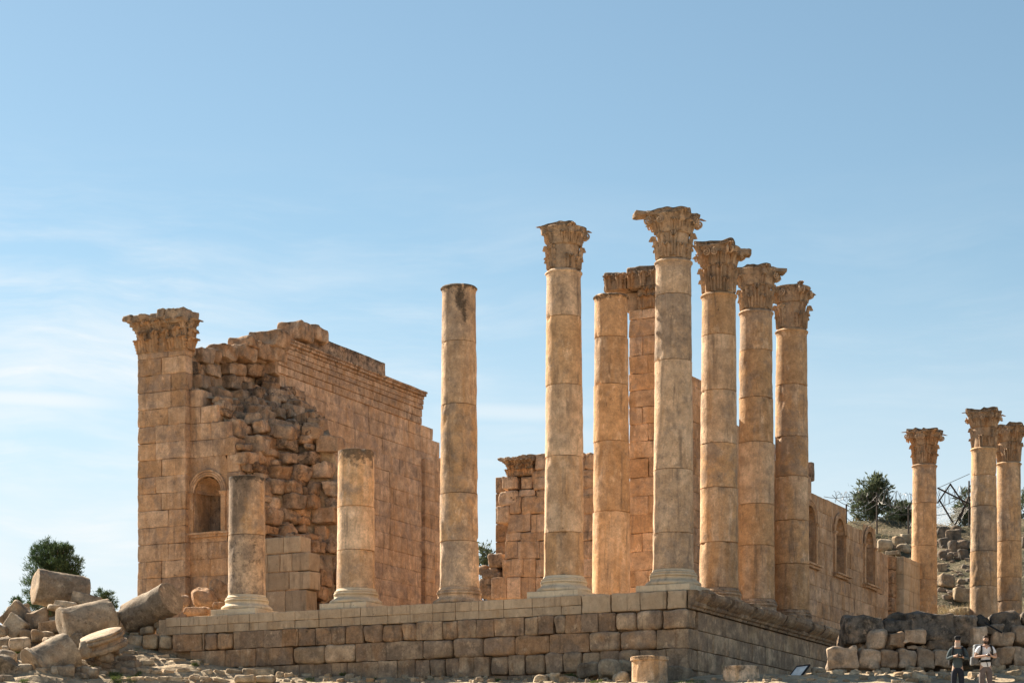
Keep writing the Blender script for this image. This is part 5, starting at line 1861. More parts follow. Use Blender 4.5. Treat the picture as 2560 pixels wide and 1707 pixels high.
# ------------------------------------------------------------------ stones in front of the podium
FG = 'stones lying at the foot of the podium front'
for i, (u0, u1, v0, v1, d, lab, tn, r) in enumerate((
        (1070, 1192, 1430, 1535, 81.2, 'upright rounded grey boulder left of the rimmed stump', (1.05, 0.1, 0.2, 0.5), 0.2),
        (1178, 1262, 1433, 1515, 81.6, 'jagged grey boulder touching the rimmed stump from behind', (0.95, 0.1, 0.3, 0.5), 0.14),
        (1158, 1256, 1505, 1590, 79.8, 'round pale boulder at the left foot of the rimmed stump', (1.25, 0.05, 0.1, 0.3), 0.2),
        (768, 832, 1508, 1590, 80.5, 'squared pale stone standing left of the grass clump', (1.25, 0.1, 0.1, 0.2), 0.06),
        (935, 1075, 1448, 1535, 82.2, 'slanted grey slab leaning on the podium front', (0.85, 0.1, 0.1, 0.6), 0.12),
        (1478, 1610, 1472, 1570, 81.0, 'grey slab leaning on the podium right of the rimmed stump', (0.8, 0.05, 0.1, 0.7), 0.1),
        (835, 935, 1535, 1600, 80.0, 'low brown stone below the grass clump', (0.9, 0.3, 0.2, 0.3), 0.14),
        (690, 765, 1525, 1590, 80.2, 'rounded brown stone left of the squared pale one', (0.95, 0.3, 0.2, 0.3), 0.12))):
    stone_block('boulder', lab, 'boulder', 1050 + u0 / 2.387, 1050 + u1 / 2.387, 1050 + v0 / 2.387, 1050 + v1 / 2.387, d, 0.7, RUBBLE, 300 + i, r=r, amp=0.07, jit=0.12, tn=tn, group=FG,
                rot=(0, random.uniform(-8, 8), random.uniform(-20, 20)), lumps=0.08)


def ground_stone(name, label, cat, x, y, wpx, hpx, group, seed, mat=RUBBLE, flat=1.0, tn=None, y0=70.0, y1=200.0, sink=0.25):
    rs = np.random.RandomState(seed)
    g = ground_hit(x, y, y0, y1)
    d = g[1]
    h = np.array([wpx / 2 / FPX * d, wpx / 2 / FPX * d * rs.uniform(0.6, 1.0), hpx / 2 / FPX * d])
    mb = MB()
    mb.block(g + np.array([0, 0.2, h[2] * (1 - 2 * sink)]), h, h.min() * rs.uniform(0.35, 0.85), 4, 0.22 * h.min(), 0.9 / h.mean(), 0.16,
             tn or (rs.uniform(0.8, 1.2), rs.rand() * 0.5, rs.rand() * 0.35, rs.rand() * 0.5), rot=euler(rs.uniform(-8, 8), rs.uniform(-10, 10), rs.uniform(-30, 30)), frame='W', seed=seed, lumps=0.25 * h.min())
    return tag(mb.build(name, mat), label, cat, group)


# rows of half-buried ledge stones on the slope, photo coordinates
random.seed(61)
sd = 500
LEDGES = (([(310, 1633), (390, 1640), (480, 1646)], 26, 9, 'flat pale ledge stone in the topmost row on the slope left of the podium', 'upper ledge stones on the slope'),
          ([(270, 1662), (420, 1655), (550, 1654), (690, 1676), (830, 1690)], 27, 12, 'half-buried ledge stone in the second row on the slope, below the podium courses', 'middle ledge stones on the slope'),
          ([(230, 1684), (400, 1680), (600, 1689)], 30, 13, 'half-buried ledge stone in the third row down the slope', 'lower ledge stones on the slope'),
          ([(300, 1704), (450, 1702), (580, 1706)], 32, 13, 'ledge stone along the bottom picture edge left of the big slope boulders', 'bottom ledge stones on the slope'))
for pts, w, h, lab, grp in LEDGES:
    x = pts[0][0]
    while x < pts[-1][0]:
        y = np.interp(x, [p[0] for p in pts], [p[1] for p in pts]) + random.uniform(-3, 3)
        ww = w * random.uniform(0.55, 1.4)
        ground_stone('ledge_stone', lab, 'ledge stone', x + ww / 2, y, ww, h * random.uniform(0.7, 1.3), grp, sd)
        sd += 1
        x += ww * random.uniform(0.9, 1.25)
for (x0, x1, y0, y1, lab) in ((588, 642, 1686, 1707, 'brown rounded boulder at the bottom edge of the slope, left of a pair'), (640, 686, 1688, 1706, 'tan rounded boulder at the bottom edge of the slope, right of a pair'),
                              (606, 686, 1673, 1689, 'long cut slab lying on the pair of slope boulders')):
    g = ground_hit((x0 + x1) / 2, y1)
    stone_block('boulder', lab, 'boulder', x0, x1, y0, y1, g[1], 0.7, RUBBLE, sd, r=0.13 if 'rounded' in lab else 0.03, amp=0.05, jit=0.1, group='boulders on the slope', tn=(1.0, 0.3, 0.15, 0.3))
    sd += 1
# scattered rubble: photo zones
for (x0, x1, y0, y1, cnt, smin, smax, lab, grp) in (
        (220, 640, 1646, 1706, 46, 8, 22, 'small pale rubble stone lying between the ledge stones on the slope', 'rubble on the left slope'),
        (690, 1560, 1692, 1707, 52, 8, 26, 'rubble stone lying along the bottom edge before the podium', 'rubble before the podium'),
        (180, 330, 1560, 1660, 12, 8, 18, 'small stone lying on the earth right of the tilted column base', 'stones beside the tilted base'),
        (20, 300, 1570, 1700, 14, 8, 20, 'small stone lying among the fallen column drums', 'stones among the fallen drums'),
        (2020, 2330, 1676, 1707, 40, 10, 32, 'tan rubble stone on the bank below the lower course of boulders', 'rubble under the dry stone wall'),
        (2330, 2560, 1666, 1707, 34, 12, 34, 'tan rubble stone on the bank behind the two persons', 'rubble behind the persons'),
        (1910, 2050, 1690, 1707, 12, 8, 20, 'rubble stone at the foot of the podium flank near the panel', 'rubble at the podium flank')):
    for i in range(cnt):
        w = random.uniform(smin, smax)
        ground_stone('rubble_stone', lab, 'stone', random.uniform(x0, x1), random.uniform(y0, y1), w, w * random.uniform(0.45, 0.8), grp, sd)
        sd += 1

# rocks on the hillside behind the back columns
HG = 'rocks on the hillside'
HROCK = [(1070, 1110, 855, 900), (1065, 1145, 930, 990), (1160, 1245, 1005, 1075), (1150, 1250, 1120, 1180), (1185, 1225, 950, 975), (715, 790, 712, 775), (795, 850, 690, 750), (845, 895, 680, 740), (830, 890, 740, 790), (765, 830, 785, 806),
         (1065, 1125, 640, 700), (1125, 1190, 655, 720), (1075, 1130, 700, 760), (1180, 1245, 720, 770), (1130, 1185, 720, 790), (1068, 1120, 780, 830), (1110, 1150, 790, 835), (1190, 1240, 770, 830), (1150, 1200, 630, 660), (1565, 1600, 700, 760)]
HLAB = ['pointed rock below the rough bank, seen right beside the lone orange column', 'grey sloping rock on the hillside below the pointed one', 'big pale rock in the grass left of the overlapping columns', 'large rounded rock just above the dry stone wall between the columns']
for i, (u0, u1, v0, v1) in enumerate(HROCK):
    x, y = 1900 + (u0 + u1) / 2 / 2.386, 1050 + v1 / 2.386
    dark = 10 <= i
    lab = HLAB[i] if i < 4 else ('flat stone in the hillside grass' if i == 4 else ('brown rock of the bank behind the end of the niched wall' if i < 10 else 'dark rock of the rough bank below the wire fence'))
    ground_stone('hillside_rock', lab, 'rock', x, y, (u1 - u0) / 2.386 * 1.25, (v1 - v0) / 2.386 * 1.2, HG if i < 10 else 'rocks of the bank under the fence', 900 + i, BOULDER if dark else RUBBLE,
                 tn=(0.8, 0.2, 0.3, 0.5) if dark else (0.8, 0.25, 0.2, 0.4), y0=112, y1=200, sink=0.1)

random.seed(91)
for i in range(34):
    u, v = random.uniform(1060, 1250), random.uniform(645, 850)
    w = random.uniform(18, 48)
    ground_stone('hillside_rock', 'dark rock of the rough bank below the wire fence', 'rock', 1900 + u / 2.386, 1050 + v / 2.386, w / 2.386, w * random.uniform(0.5, 0.9) / 2.386, 'rocks of the bank under the fence', 1000 + i, BOULDER,
                 tn=(random.uniform(0.7, 1.1), 0.2, 0.3 * random.random(), 0.5), y0=112, y1=200, sink=0.2)
for i in range(26):
    u, v = random.uniform(1060, 1250) if i % 3 else random.uniform(700, 890), random.uniform(850, 1180) if i % 3 else random.uniform(690, 810)
    w = random.uniform(8, 34)
    ground_stone('hillside_rock', 'stone lying in the dry grass of the hillside behind the back columns', 'rock', 1900 + u / 2.386, 1050 + v / 2.386, w / 2.386, w * random.uniform(0.4, 0.7) / 2.386, 'stones in the hillside grass', 1100 + i, RUBBLE,
                 y0=112, y1=200, sink=0.25)
random.seed(92)
for i in range(46):
    u, v = random.uniform(-20, 1250), random.uniform(960, 1330)
    if v < 1000 + 0.05 * u:
        continue
    w = random.uniform(26, 80)
    ground_stone('rubble_stone', 'small stone lying among the fallen column drums', 'stone', *z3(u, v), w / 3.675, w * random.uniform(0.45, 0.8) / 3.675, 'stones among the fallen drums', 1200 + i, FALLEN)

random.seed(96)
for i in range(22):
    u, v = random.uniform(-10, 1050), random.uniform(760, 1240)
    if v < 800 + 0.10 * abs(u - 500):
        continue
    w, h = random.uniform(90, 190), random.uniform(60, 120)
    d = 94.5 - (v - 760) / 480 * 7.5
    x0, y0 = z3(u - w / 2, v - h / 2)
    x1, y1 = z3(u + w / 2, v + h / 2)
    stone_block('stone_block', 'rough broken block wedged between and behind the fallen column drums', 'stone block', x0, x1, y0, y1, d, random.uniform(0.4, 0.7), FALLEN, 1300 + i, rot=(random.uniform(-15, 15), random.uniform(-30, 30), random.uniform(-30, 30)),
                r=random.uniform(0.04, 0.12), amp=0.10, jit=0.18, tn=(random.uniform(0.8, 1.15), 0.3 * random.random(), 0.3 * random.random(), 0.5 * random.random()), group='broken blocks filling the heap')

random.seed(98)
for i in range(44):
    x, y = random.uniform(-25, 330), random.uniform(1560, 1706)
    if y < 1585 + 0.12 * x - 40:
        continue
    w = random.uniform(14, 58)
    ground_stone('rubble_stone', 'grey stone half buried in the earth along the left edge of the fallen heap', 'stone', x, y, w, w * random.uniform(0.45, 0.85), 'half-buried stones of the heap', 1400 + i, FALLEN,
                 tn=(random.uniform(0.75, 1.15), random.random() * 0.3, random.random() * 0.4, random.random() * 0.6))
for i in range(40):
    u, v = random.uniform(1060, 1250), random.uniform(840, 1185)
    w = random.uniform(6, 26)
    ground_stone('hillside_rock', 'stone lying in the dry grass of the hillside behind the back columns', 'rock', 1900 + u / 2.386, 1050 + v / 2.386, w / 2.386, w * random.uniform(0.35, 0.6) / 2.386, 'stones in the hillside grass', 1500 + i, RUBBLE,
                 y0=112, y1=200, sink=0.3)

random.seed(99)
for i in range(46):
    u, v = random.uniform(1060, 1250) if i % 4 else random.uniform(690, 890), random.uniform(700, 1185) if i % 4 else random.uniform(680, 800)
    w = random.uniform(16, 60)
    ground_stone('hillside_rock', 'grey rough rock half buried in the hillside behind the back columns', 'rock', 1900 + u / 2.386, 1050 + v / 2.386, w / 2.386, w * random.uniform(0.4, 0.75) / 2.386, 'half-buried rocks of the hillside', 1600 + i, BOULDER,
                 tn=(random.uniform(0.8, 1.3), 0.2, 0.3 * random.random(), 0.5), y0=112, y1=200, sink=0.3)

# ------------------------------------------------------------------ trees and shrubs
BARK = plain('bark', (0.10, 0.075, 0.05), 0.9, bump=0.5, scale=9)
PINE = leafy('pine_needles', (0.036, 0.072, 0.036), (0.075, 0.115, 0.050))
OLIVE = leafy('olive_leaves', (0.065, 0.088, 0.045), (0.135, 0.155, 0.092))
DRY = leafy('dry_stems', (0.28, 0.21, 0.12), (0.40, 0.32, 0.18))
GRASS = leafy('grass_blades', (0.070, 0.110, 0.025), (0.130, 0.150, 0.045))


def leaves(mb, pts, size, aspect, rs, up=0.0, outdir=None, tint_fn=None):
    """one small pointed quad per point, turned at random (or outwards and upwards)"""
    n = len(pts)
    d = rs.normal(size=(n, 3))
    if outdir is not None:
        d = d * 0.6 + outdir * 1.0
    d[:, 2] += up
    d /= np.linalg.norm(d, axis=1, keepdims=True)
    s = np.cross(d, rs.normal(size=(n, 3)))
    s /= np.linalg.norm(s, axis=1, keepdims=True)
    L = (size * rs.uniform(0.6, 1.3, n))[:, None]
    w = L * aspect
    v = np.stack([pts - d * L * 0.1, pts + d * L * 0.45 + s * w, pts + d * L, pts + d * L * 0.45 - s * w], 1)
    b = rs.uniform(0.7, 1.25, n)
    g = rs.uniform(0, 1, n)
    t = np.stack([b, g, 0 * b, 0 * b], -1)
    mb.add(v.reshape(-1, 3), np.arange(4 * n).reshape(-1, 4), None, np.repeat(t, 4, 0))


def tree(name, label, base, crowns, trunk_r, mat, nclump, per, leaf, aspect, seed, cat='tree', up=0.3, group=None, spread=0.34, shoots=()):
    """crowns: ellipsoids (offset x, y, z, rx, ry, rz) relative to the base"""
    rs = np.random.RandomState(seed)
    base = np.asarray(base, float)
    root = thing(name, label, cat, base, group)
    mb, tb = MB(), MB()
    zmean = np.mean([c[2] for c in crowns])
    top = max(c[2] for c in crowns)
    stem = [base + np.array([0, 0, -0.3]), base + np.array([0.05, 0, zmean * 0.35]), base + np.array([-0.04, 0.03, zmean * 0.8]), base + np.array([0.0, 0, top])]
    tb.tube(np.array(stem), [trunk_r, trunk_r * 0.8, trunk_r * 0.5, trunk_r * 0.2], 8)
    for (ox, oy, oz, rx, ry, rz) in crowns:
        c = base + np.array([ox, oy, oz])
        tot = 0
        while tot < nclump:
            p = rs.uniform(-1, 1, 3)
            rr = np.linalg.norm(p)
            if rr > 1 or rr < 0.25:
                continue
            lump = 1 + 0.32 * vnoise(p * 2.4 + seed, seed)
            q = c + p * lump * np.array([rx, ry, rz])
            k = spread * min(rx, rz) * rs.uniform(0.5, 1.0)
            m = int(per * rs.uniform(0.5, 1.3))
            pts = q + rs.normal(size=(m, 3)) * k * np.array([0.55, 0.55, 0.5])
            od = pts - c
            od /= np.maximum(np.linalg.norm(od, axis=1, keepdims=True), 1e-6)
            leaves(mb, pts, leaf, aspect, rs, up, od)
            if rs.rand() < 0.30:
                f = rs.uniform(0.3, 0.85)
                s0 = base + np.array([0, 0, f * (oz + 0.0)])
                tb.tube(np.array([s0, (s0 + q) / 2 + np.array([0, 0, 0.12]), q]), [trunk_r * 0.35, trunk_r * 0.2, trunk_r * 0.06], 5)
            tot += 1
    for (ox, oz, L) in shoots:                      # leading shoots standing above the crown
        for t in np.linspace(0, 1, 14):
            q = base + np.array([ox + 0.05 * rs.normal(), 0.05 * rs.normal(), oz + L * t])
            m = 14
            pts = q + rs.normal(size=(m, 3)) * 0.13 * (1.15 - t)
            leaves(mb, pts, leaf, aspect, rs, 0.9)
    tb.build('trunk', BARK, root)
    mb.build('crown', mat, root, smooth=False)
    return root


def gpos(x, d):
    X = (x - CX) / FPX * d
    return np.array([X, d, float(ground_z(X, d))])


b = gpos(135, 112.0)
s = 112.0 / FPX
zt = lambda y: z_at(y, 112.0) - b[2]
tree('pine_tree', 'dark green bushy tree rising behind the huge topmost drum of the heap', b,
     [(-6 * s, 0, zt(1435), 56 * s, 1.2, 62 * s), (-14 * s, 0.2, zt(1395), 38 * s, 0.9, 42 * s), (30 * s, 0, zt(1425), 36 * s, 0.9, 56 * s), (-34 * s, 0, zt(1490), 44 * s, 1.1, 56 * s), (34 * s, 0, zt(1480), 44 * s, 1.1, 50 * s)],
     0.16, PINE, 80, 74, 0.17, 0.10, 5, up=0.5, shoots=((-18 * s, zt(1385), 40 * s), (34 * s, zt(1395), 32 * s), (-52 * s, zt(1405), 22 * s)))
b = gpos(262, 112.0)
tree('pine_tree', 'small dark tree between the wedge slab and the leaning drum', b, [(0, 0, zt(1500), 24 * s, 0.45, 32 * s), (4 * s, 0, zt(1525), 24 * s, 0.45, 34 * s)], 0.07, PINE, 46, 56, 0.15, 0.11, 6, up=0.4)
b = gpos(40, 112.0)
tree('pine_tree', 'tip of a dark tree showing above the tilted square-cut block at the left edge', b, [(0, 0, zt(1512), 14 * s, 0.3, 16 * s), (0, 0, zt(1545), 22 * s, 0.4, 30 * s)], 0.06, PINE, 26, 30, 0.20, 0.11, 7, up=0.4)
b = gpos(1212, 140.0)
s2 = 140.0 / FPX
z2_ = lambda y: z_at(y, 140.0) - b[2]
tree('olive_tree', 'airy pale green tree seen low between the lone tall column and the back wall ruin', b, [(0, 0, z2_(1385), 22 * s2, 0.5, 28 * s2), (5 * s2, 0, z2_(1420), 26 * s2, 0.6, 34 * s2)], 0.08, OLIVE, 34, 17, 0.28, 0.14, 8, up=0.4, spread=0.42)
d = 166.0
s3 = d / FPX
b = gpos(2185, d)
z3_ = lambda y: z_at(y, d) - b[2]
tree('olive_tree', 'tall airy olive tree above the end of the niched wall', b, [(-8 * s3, 0, z3_(1235), 36 * s3, 0.9, 40 * s3), (10 * s3, 0, z3_(1215), 26 * s3, 0.7, 30 * s3), (-22 * s3, 0, z3_(1275), 32 * s3, 0.9, 42 * s3), (12 * s3, 0, z3_(1285), 40 * s3, 1.0, 50 * s3)],
     0.13, OLIVE, 52, 24, 0.32, 0.15, 9, up=0.4, spread=0.42)
b = gpos(2243, d + 2)
z4_ = lambda y: z_at(y, d + 2) - b[2]
tree('olive_tree', 'lower darker olive bush between the tall olive tree and the lone orange column', b, [(0, 0, z4_(1300), 36 * s3, 0.9, 40 * s3), (-8 * s3, 0, z4_(1330), 46 * s3, 1.0, 36 * s3), (10 * s3, 0, z4_(1275), 22 * s3, 0.6, 24 * s3)], 0.1, OLIVE, 55, 26, 0.30, 0.14, 10, up=0.4, spread=0.42)
b = gpos(2412, d)
z5_ = lambda y: z_at(y, d) - b[2]
tree('olive_tree', 'dark olive bush behind the metal trestle, left of the overlapping columns', b, [(0, 0, z5_(1265), 24 * s3, 0.6, 36 * s3), (-6 * s3, 0, z5_(1300), 26 * s3, 0.6, 26 * s3)], 0.08, OLIVE, 42, 24, 0.30, 0.14, 11, up=0.4, spread=0.42)
b = gpos(2566, d)
tree('olive_tree', 'olive bush showing at the right picture edge beside the farther column', b, [(0, 0, z5_(1265), 22 * s3, 0.6, 46 * s3)], 0.08, OLIVE, 40, 24, 0.30, 0.14, 12, up=0.4, spread=0.42)
# dry shrub on the hillside
rs = np.random.RandomState(3)
g = ground_hit(2385, 1540, 112, 190)
mb = MB()
pts = g + rs.normal(size=(1300, 3)) * np.array([0.75, 0.5, 0.14]) + np.array([0, 0, 0.12])
leaves(mb, pts, 0.45, 0.022, rs, 0.8)
tag(mb.build('dry_shrub', DRY, smooth=False), 'brown dry shrub just above the dry stone wall, left of the overlapping columns', 'shrub')
# grass: tufts on the slope and dry grass on the hill
mb = MB()
TUFTS = [(237, 1668, 16, 9), (290, 1692, 30, 12), (343, 1687, 20, 9), (318, 1680, 14, 8), (490, 1657, 22, 12), (411, 1585, 14, 7), (44, 1632, 14, 14), (488, 1662, 18, 10), (292, 1700, 30, 12), (772, 1702, 26, 8), (412, 1592, 9, 5), (640, 1704, 14, 6),
         (1238, 1702, 26, 9), (1426, 1692, 28, 14), (1438, 1690, 22, 12), (1700, 1704, 70, 6), (1740, 1705, 50, 6), (60, 1702, 20, 10), (2075, 1672, 14, 12), (330, 1700, 26, 9), (860, 1688, 16, 14), (1410, 1696, 22, 10), (1490, 1704, 30, 8), (930, 1700, 20, 8)]
for (x, y, w, h) in TUFTS:
    g = ground_hit(x, y)
    n = int(w * 14)
    ww, hh = w / 2 / FPX * g[1], h / FPX * g[1]
    P = g + np.stack([rs.uniform(-1, 1, n) * ww, rs.uniform(-1, 1, n) * ww * 0.8, np.zeros(n)], -1)
    P[:, 2] = ground_z(P[:, 0], P[:, 1])
    leaves(mb, P, hh * 0.75, 0.045, rs, 1.3)
o = tag(mb.build('grass', GRASS, smooth=False), 'short green grass tufts sprouting between the stones in front of the podium', 'grass', kind='stuff')
mb = MB()
n = 16000
X = rs.uniform(20, 36, n)
Y = rs.uniform(118, 172, n)
m = vnoise(np.stack([X * 0.5, Y * 0.3, 0 * X], -1), 4) > -0.1
X, Y = X[m], Y[m]
leaves(mb, np.stack([X, Y, ground_z(X, Y)], -1), 0.30, 0.045, rs, 1.0)
tag(mb.build('dry_grass', DRY, smooth=False), 'thin dry grass covering the hillside behind the back columns', 'grass', kind='stuff')
# pebbles on the bare earth
mb = MB()
rs2 = random.Random(8)
for i in range(700):
    x = rs2.uniform(150, 2560)
    y = rs2.uniform(1660, 1712)
    if x < 300:
        y = rs2.uniform(1600, 1712)
    Y = rs2.uniform(73, 90)
    X = (x - CX) / FPX * Y
    if Y > float(yfoot(X)) - 0.3:
        continue
    r_ = rs2.uniform(0.02, 0.075)
    mb.block((X, Y, float(ground_z(X, Y)) + r_ * 0.3), (r_ * 1.3, r_, r_ * 0.8), r_ * 0.6, 0, 0, tint=(rs2.uniform(0.8, 1.2), 0.2, 0.1, 0.3), rot=euler(0, 0, rs2.uniform(0, 180)), jit=0.2, frame='W')
tag(mb.build('pebbles', RUBBLE), 'loose pebbles strewn over the bare earth in front of the podium', 'pebbles', kind='stuff')

# ------------------------------------------------------------------ wire fence on the hill
IRON = plain('rusty_iron', (0.055, 0.04, 0.032), 0.7, 0.3)
WIRE = plain('wire', (0.12, 0.11, 0.10), 0.5, 0.6)
z6 = lambda u, v: (1900 + u / 2.386, 1050 + v / 2.386)
FD = 160.0
fp = lambda u, v, d=FD: at_px(*z6(u, v), d)
fence = thing('wire_fence', 'rusty wire fence with thin posts and coiled wire on the hill behind the temple', 'fence', fp(800, 740))
posts = [(515, 500, 640), (697, 430, 735), (886, 510, 700), (1247, 362, 640), (1445, 400, 640)]
for (u, v0, v1) in posts:
    mb = MB()
    mb.tube(np.array([fp(u, v1), fp(u, (v0 + v1) / 2), fp(u, v0)]), 0.06, 6)
    mb.build('post', IRON, fence)


def sag(p, q, dz, n=14):
    t = np.linspace(0, 1, n)
    P = np.asarray(p) + (np.asarray(q) - np.asarray(p)) * t[:, None]
    P[:, 2] -= dz * 4 * t * (1 - t)
    return P


for (p, q, dz) in (((430, 445), (515, 505), 0.1), ((515, 505), (697, 450), 0.5), ((697, 450), (886, 515), 0.4), ((515, 580), (720, 575), 0.6), ((697, 578), (830, 530), 0.2), ((886, 515), (1247, 420), 0.6), ((1060, 405), (1250, 320), 0.0),
                   ((886, 560), (1247, 520), 0.3), ((515, 540), (697, 500), 0.3), ((697, 500), (886, 560), 0.3), ((1247, 420), (1445, 430), 0.4), ((380, 455), (520, 455), 0.1)):
    mb = MB()
    mb.tube(sag(fp(*p), fp(*q), dz), 0.022, 5)
    mb.build('wire', WIRE, fence)
mb = MB()
t = np.linspace(0, 1, 420)
for (p, q, rr, turns) in (((700, 450), (890, 490), 0.55, 11), ((890, 490), (1250, 440), 0.6, 16), ((440, 455), (700, 460), 0.3, 12)):
    P0, P1 = fp(*p), fp(*q)
    ax = P1 - P0
    C = P0 + ax * t[:, None]
    a_ = t * turns * 2 * np.pi
    C = C + np.stack([0.25 * np.sin(a_ * 0.5), np.sin(a_) * rr, np.cos(a_) * rr], -1) + 0.1 * np.stack([np.sin(a_ * 1.7), 0 * a_, np.cos(a_ * 2.3)], -1)
    mb.tube(C, 0.014, 4)
mb.build('coiled_wire', WIRE, fence)
mb = MB()
for i in range(46):                                 # diagonal netting between the posts
    for sgn in (-1, 1):
        u0 = 886 + i * 8.0
        u1 = u0 + sgn * 75
        if 886 <= min(u0, u1) and max(u0, u1) <= 1250:
            mb.tube(np.array([fp(u0, 520, FD + 0.1), fp((u0 + u1) / 2, 575, FD + 0.1), fp(u1, 635, FD + 0.1)]), 0.008, 3, cap=False)
mb.build('netting', WIRE, fence)
tr = thing('metal_trestle', 'crossed rusty metal bars forming a pointed frame between the lone column and the pair', 'frame', fp(1140, 620, FD - 2))
for (p, q) in (((1138, 378), (1058, 495)), ((1133, 378), (1230, 520)), ((1058, 403), (1252, 500)), ((1072, 478), (1152, 612)), ((1228, 498), (1162, 625)), ((1245, 450), (1190, 600))):
    mb = MB()
    mb.tube(np.array([fp(*p, FD - 2), (fp(*p, FD - 2) + fp(*q, FD - 2)) / 2, fp(*q, FD - 2)]), 0.06, 6)
    mb.build('bar', IRON, tr)

# ------------------------------------------------------------------ information panel at the podium flank
DARKM = plain('dark_metal', (0.02, 0.02, 0.022), 0.5, 0.4)
WHITEM = plain('panel_face', (0.75, 0.75, 0.72), 0.4)
pc = at_px(*z6(232, 1498), 78.5)
panel = thing('information_panel', 'tilted information panel with a dark frame before the podium flank', 'sign', (pc[0], pc[1], float(ground_z(pc[0], pc[1]))))
M = euler(0, 0, -62) @ euler(48, 0, 0)
def pbox(c, h, mat, name, par):
    mb = MB()
    mb.block(pc + M @ np.array(c), h, 0.006, 1, 0, rot=M, frame='W')
    return mb.build(name, mat, par)
pbox((0, 0, 0), (0.36, 0.26, 0.014), WHITEM, 'board', panel)
for c, h in (((0, 0.275, 0), (0.40, 0.03, 0.03)), ((0, -0.275, 0), (0.40, 0.03, 0.03)), ((0.375, 0, 0), (0.03, 0.25, 0.03)), ((-0.375, 0, 0), (0.03, 0.25, 0.03))):
    pbox(c, h, DARKM, 'frame', panel)
mb = MB()
mb.tube(np.array([pc + np.array([0, 0.05, -0.05]), pc + np.array([0, 0.05, -0.5]), [pc[0], pc[1] + 0.05, float(ground_z(pc[0], pc[1])) - 0.2]]), 0.035, 8)
mb.build('post', DARKM, panel)

# ------------------------------------------------------------------ the two visitors
SKIN = plain('skin', (0.50, 0.31, 0.22), 0.6, var=0.08, scale=20)
HAIR = plain('dark_hair', (0.035, 0.022, 0.014), 0.7, var=0.3, scale=40, bump=0.4)
WHITESHIRT = plain('white_shirt', (0.80, 0.80, 0.82), 0.85, var=0.04, scale=12, bump=0.3)
TEAL = plain('grey_teal_jersey', (0.060, 0.082, 0.092), 0.9, var=0.15, scale=14, bump=0.3)  # cloth colour lowered to stand in for the shade on this person
NAVY = plain('navy_trousers', (0.018, 0.022, 0.034), 0.9, var=0.2, scale=12, bump=0.3)
BROWNT = plain('brown_grey_trousers', (0.155, 0.125, 0.115), 0.9, var=0.15, scale=12, bump=0.3)
BLACK = plain('black_fabric', (0.014, 0.014, 0.016), 0.8, var=0.2)
PACK = plain('grey_pack_fabric', (0.17, 0.18, 0.19), 0.8, var=0.2, scale=9, bump=0.3)
SHOE = plain('shoe_leather', (0.06, 0.045, 0.035), 0.7)
GLASS = plain('black_plastic', (0.010, 0.010, 0.011), 0.25, var=0.05, spec=0.5)
GAITER = plain('pale_neck_scarf', (0.42, 0.33, 0.27), 0.9, var=0.12, scale=18)
EYE = plain('eye', (0.03, 0.02, 0.015), 0.3)


def skinned(name, nodes, edges, base, mat, parent, sub=2, root=0):
    """one continuous body grown round a skeleton: nodes (x, y, z, radius[, radius2])"""
    me = bpy.data.meshes.new(name)
    me.from_pydata([n[:3] for n in nodes], edges, [])
    o = bpy.data.objects.new(name, me)
    COL.objects.link(o)
    m = o.modifiers.new('Skin', 'SKIN')
    m.use_smooth_shade = True
    lay = me.skin_vertices[0].data if me.skin_vertices else None
    if lay is None:
        import bmesh
        bm = bmesh.new()
        bm.from_mesh(me)
        bm.verts.layers.skin.verify()
        bm.to_mesh(me)
        bm.free()
        lay = me.skin_vertices[0].data
    for i, n in enumerate(nodes):
        lay[i].radius = (n[3], n[4] if len(n) > 4 else n[3])
        lay[i].use_root = (i == root)
    s = o.modifiers.new('Subsurf', 'SUBSURF')
    s.levels = s.render_levels = sub
    bpy.context.view_layer.update()
    dg = bpy.context.evaluated_depsgraph_get()
    me2 = bpy.data.meshes.new_from_object(o.evaluated_get(dg))
    me2.name = name
    o.modifiers.clear()
    o.data = me2
    me2.materials.clear()
    me2.materials.append(mat)
    o.parent = parent
    return o


def arm_chain(sx, sh, el, wr, pal, fwd, nodes, edges, chest):
    """shoulder, elbow, wrist, palm, five fingers curling along fwd"""
    i0 = len(nodes)
    mid = [(sh[k] + el[k]) / 2 for k in range(3)]
    mid2 = [(el[k] + wr[k]) / 2 for k in range(3)]
    nodes += [(*sh, 0.062), (*mid, 0.052), (*el, 0.043), (*mid2, 0.040), (*wr, 0.028), (*pal, 0.036, 0.020)]
    edges += [(chest, i0), (i0, i0 + 1), (i0 + 1, i0 + 2), (i0 + 2, i0 + 3), (i0 + 3, i0 + 4), (i0 + 4, i0 + 5)]
    pi_ = i0 + 5
    p = np.array(pal)
    f = np.array(fwd, float)
    f /= np.linalg.norm(f)
    side = np.cross(f, [0, -1, 0])
    side /= np.linalg.norm(side)
    for k, (off, ln) in enumerate(((-0.030, 0.062), (-0.010, 0.075), (0.011, 0.070), (0.030, 0.055))):
        a_ = p + side * off + f * 0.05
        b_ = a_ + f * ln * 0.55 + np.array([0, -0.012, 0.0])
        c_ = b_ + f * ln * 0.25 + np.array([0, 0.026, 0.0])
        j = len(nodes)
        nodes += [(*a_, 0.0105), (*b_, 0.0095), (*c_, 0.008)]
        edges += [(pi_, j), (j, j + 1), (j + 1, j + 2)]
    a_ = p + side * 0.035 - f * 0.005 + np.array([0, -0.015, 0])
    b_ = a_ + side * 0.022 + f * 0.035
    j = len(nodes)
    nodes += [(*a_, 0.012), (*b_, 0.009)]
    edges += [(pi_, j), (j, j + 1)]


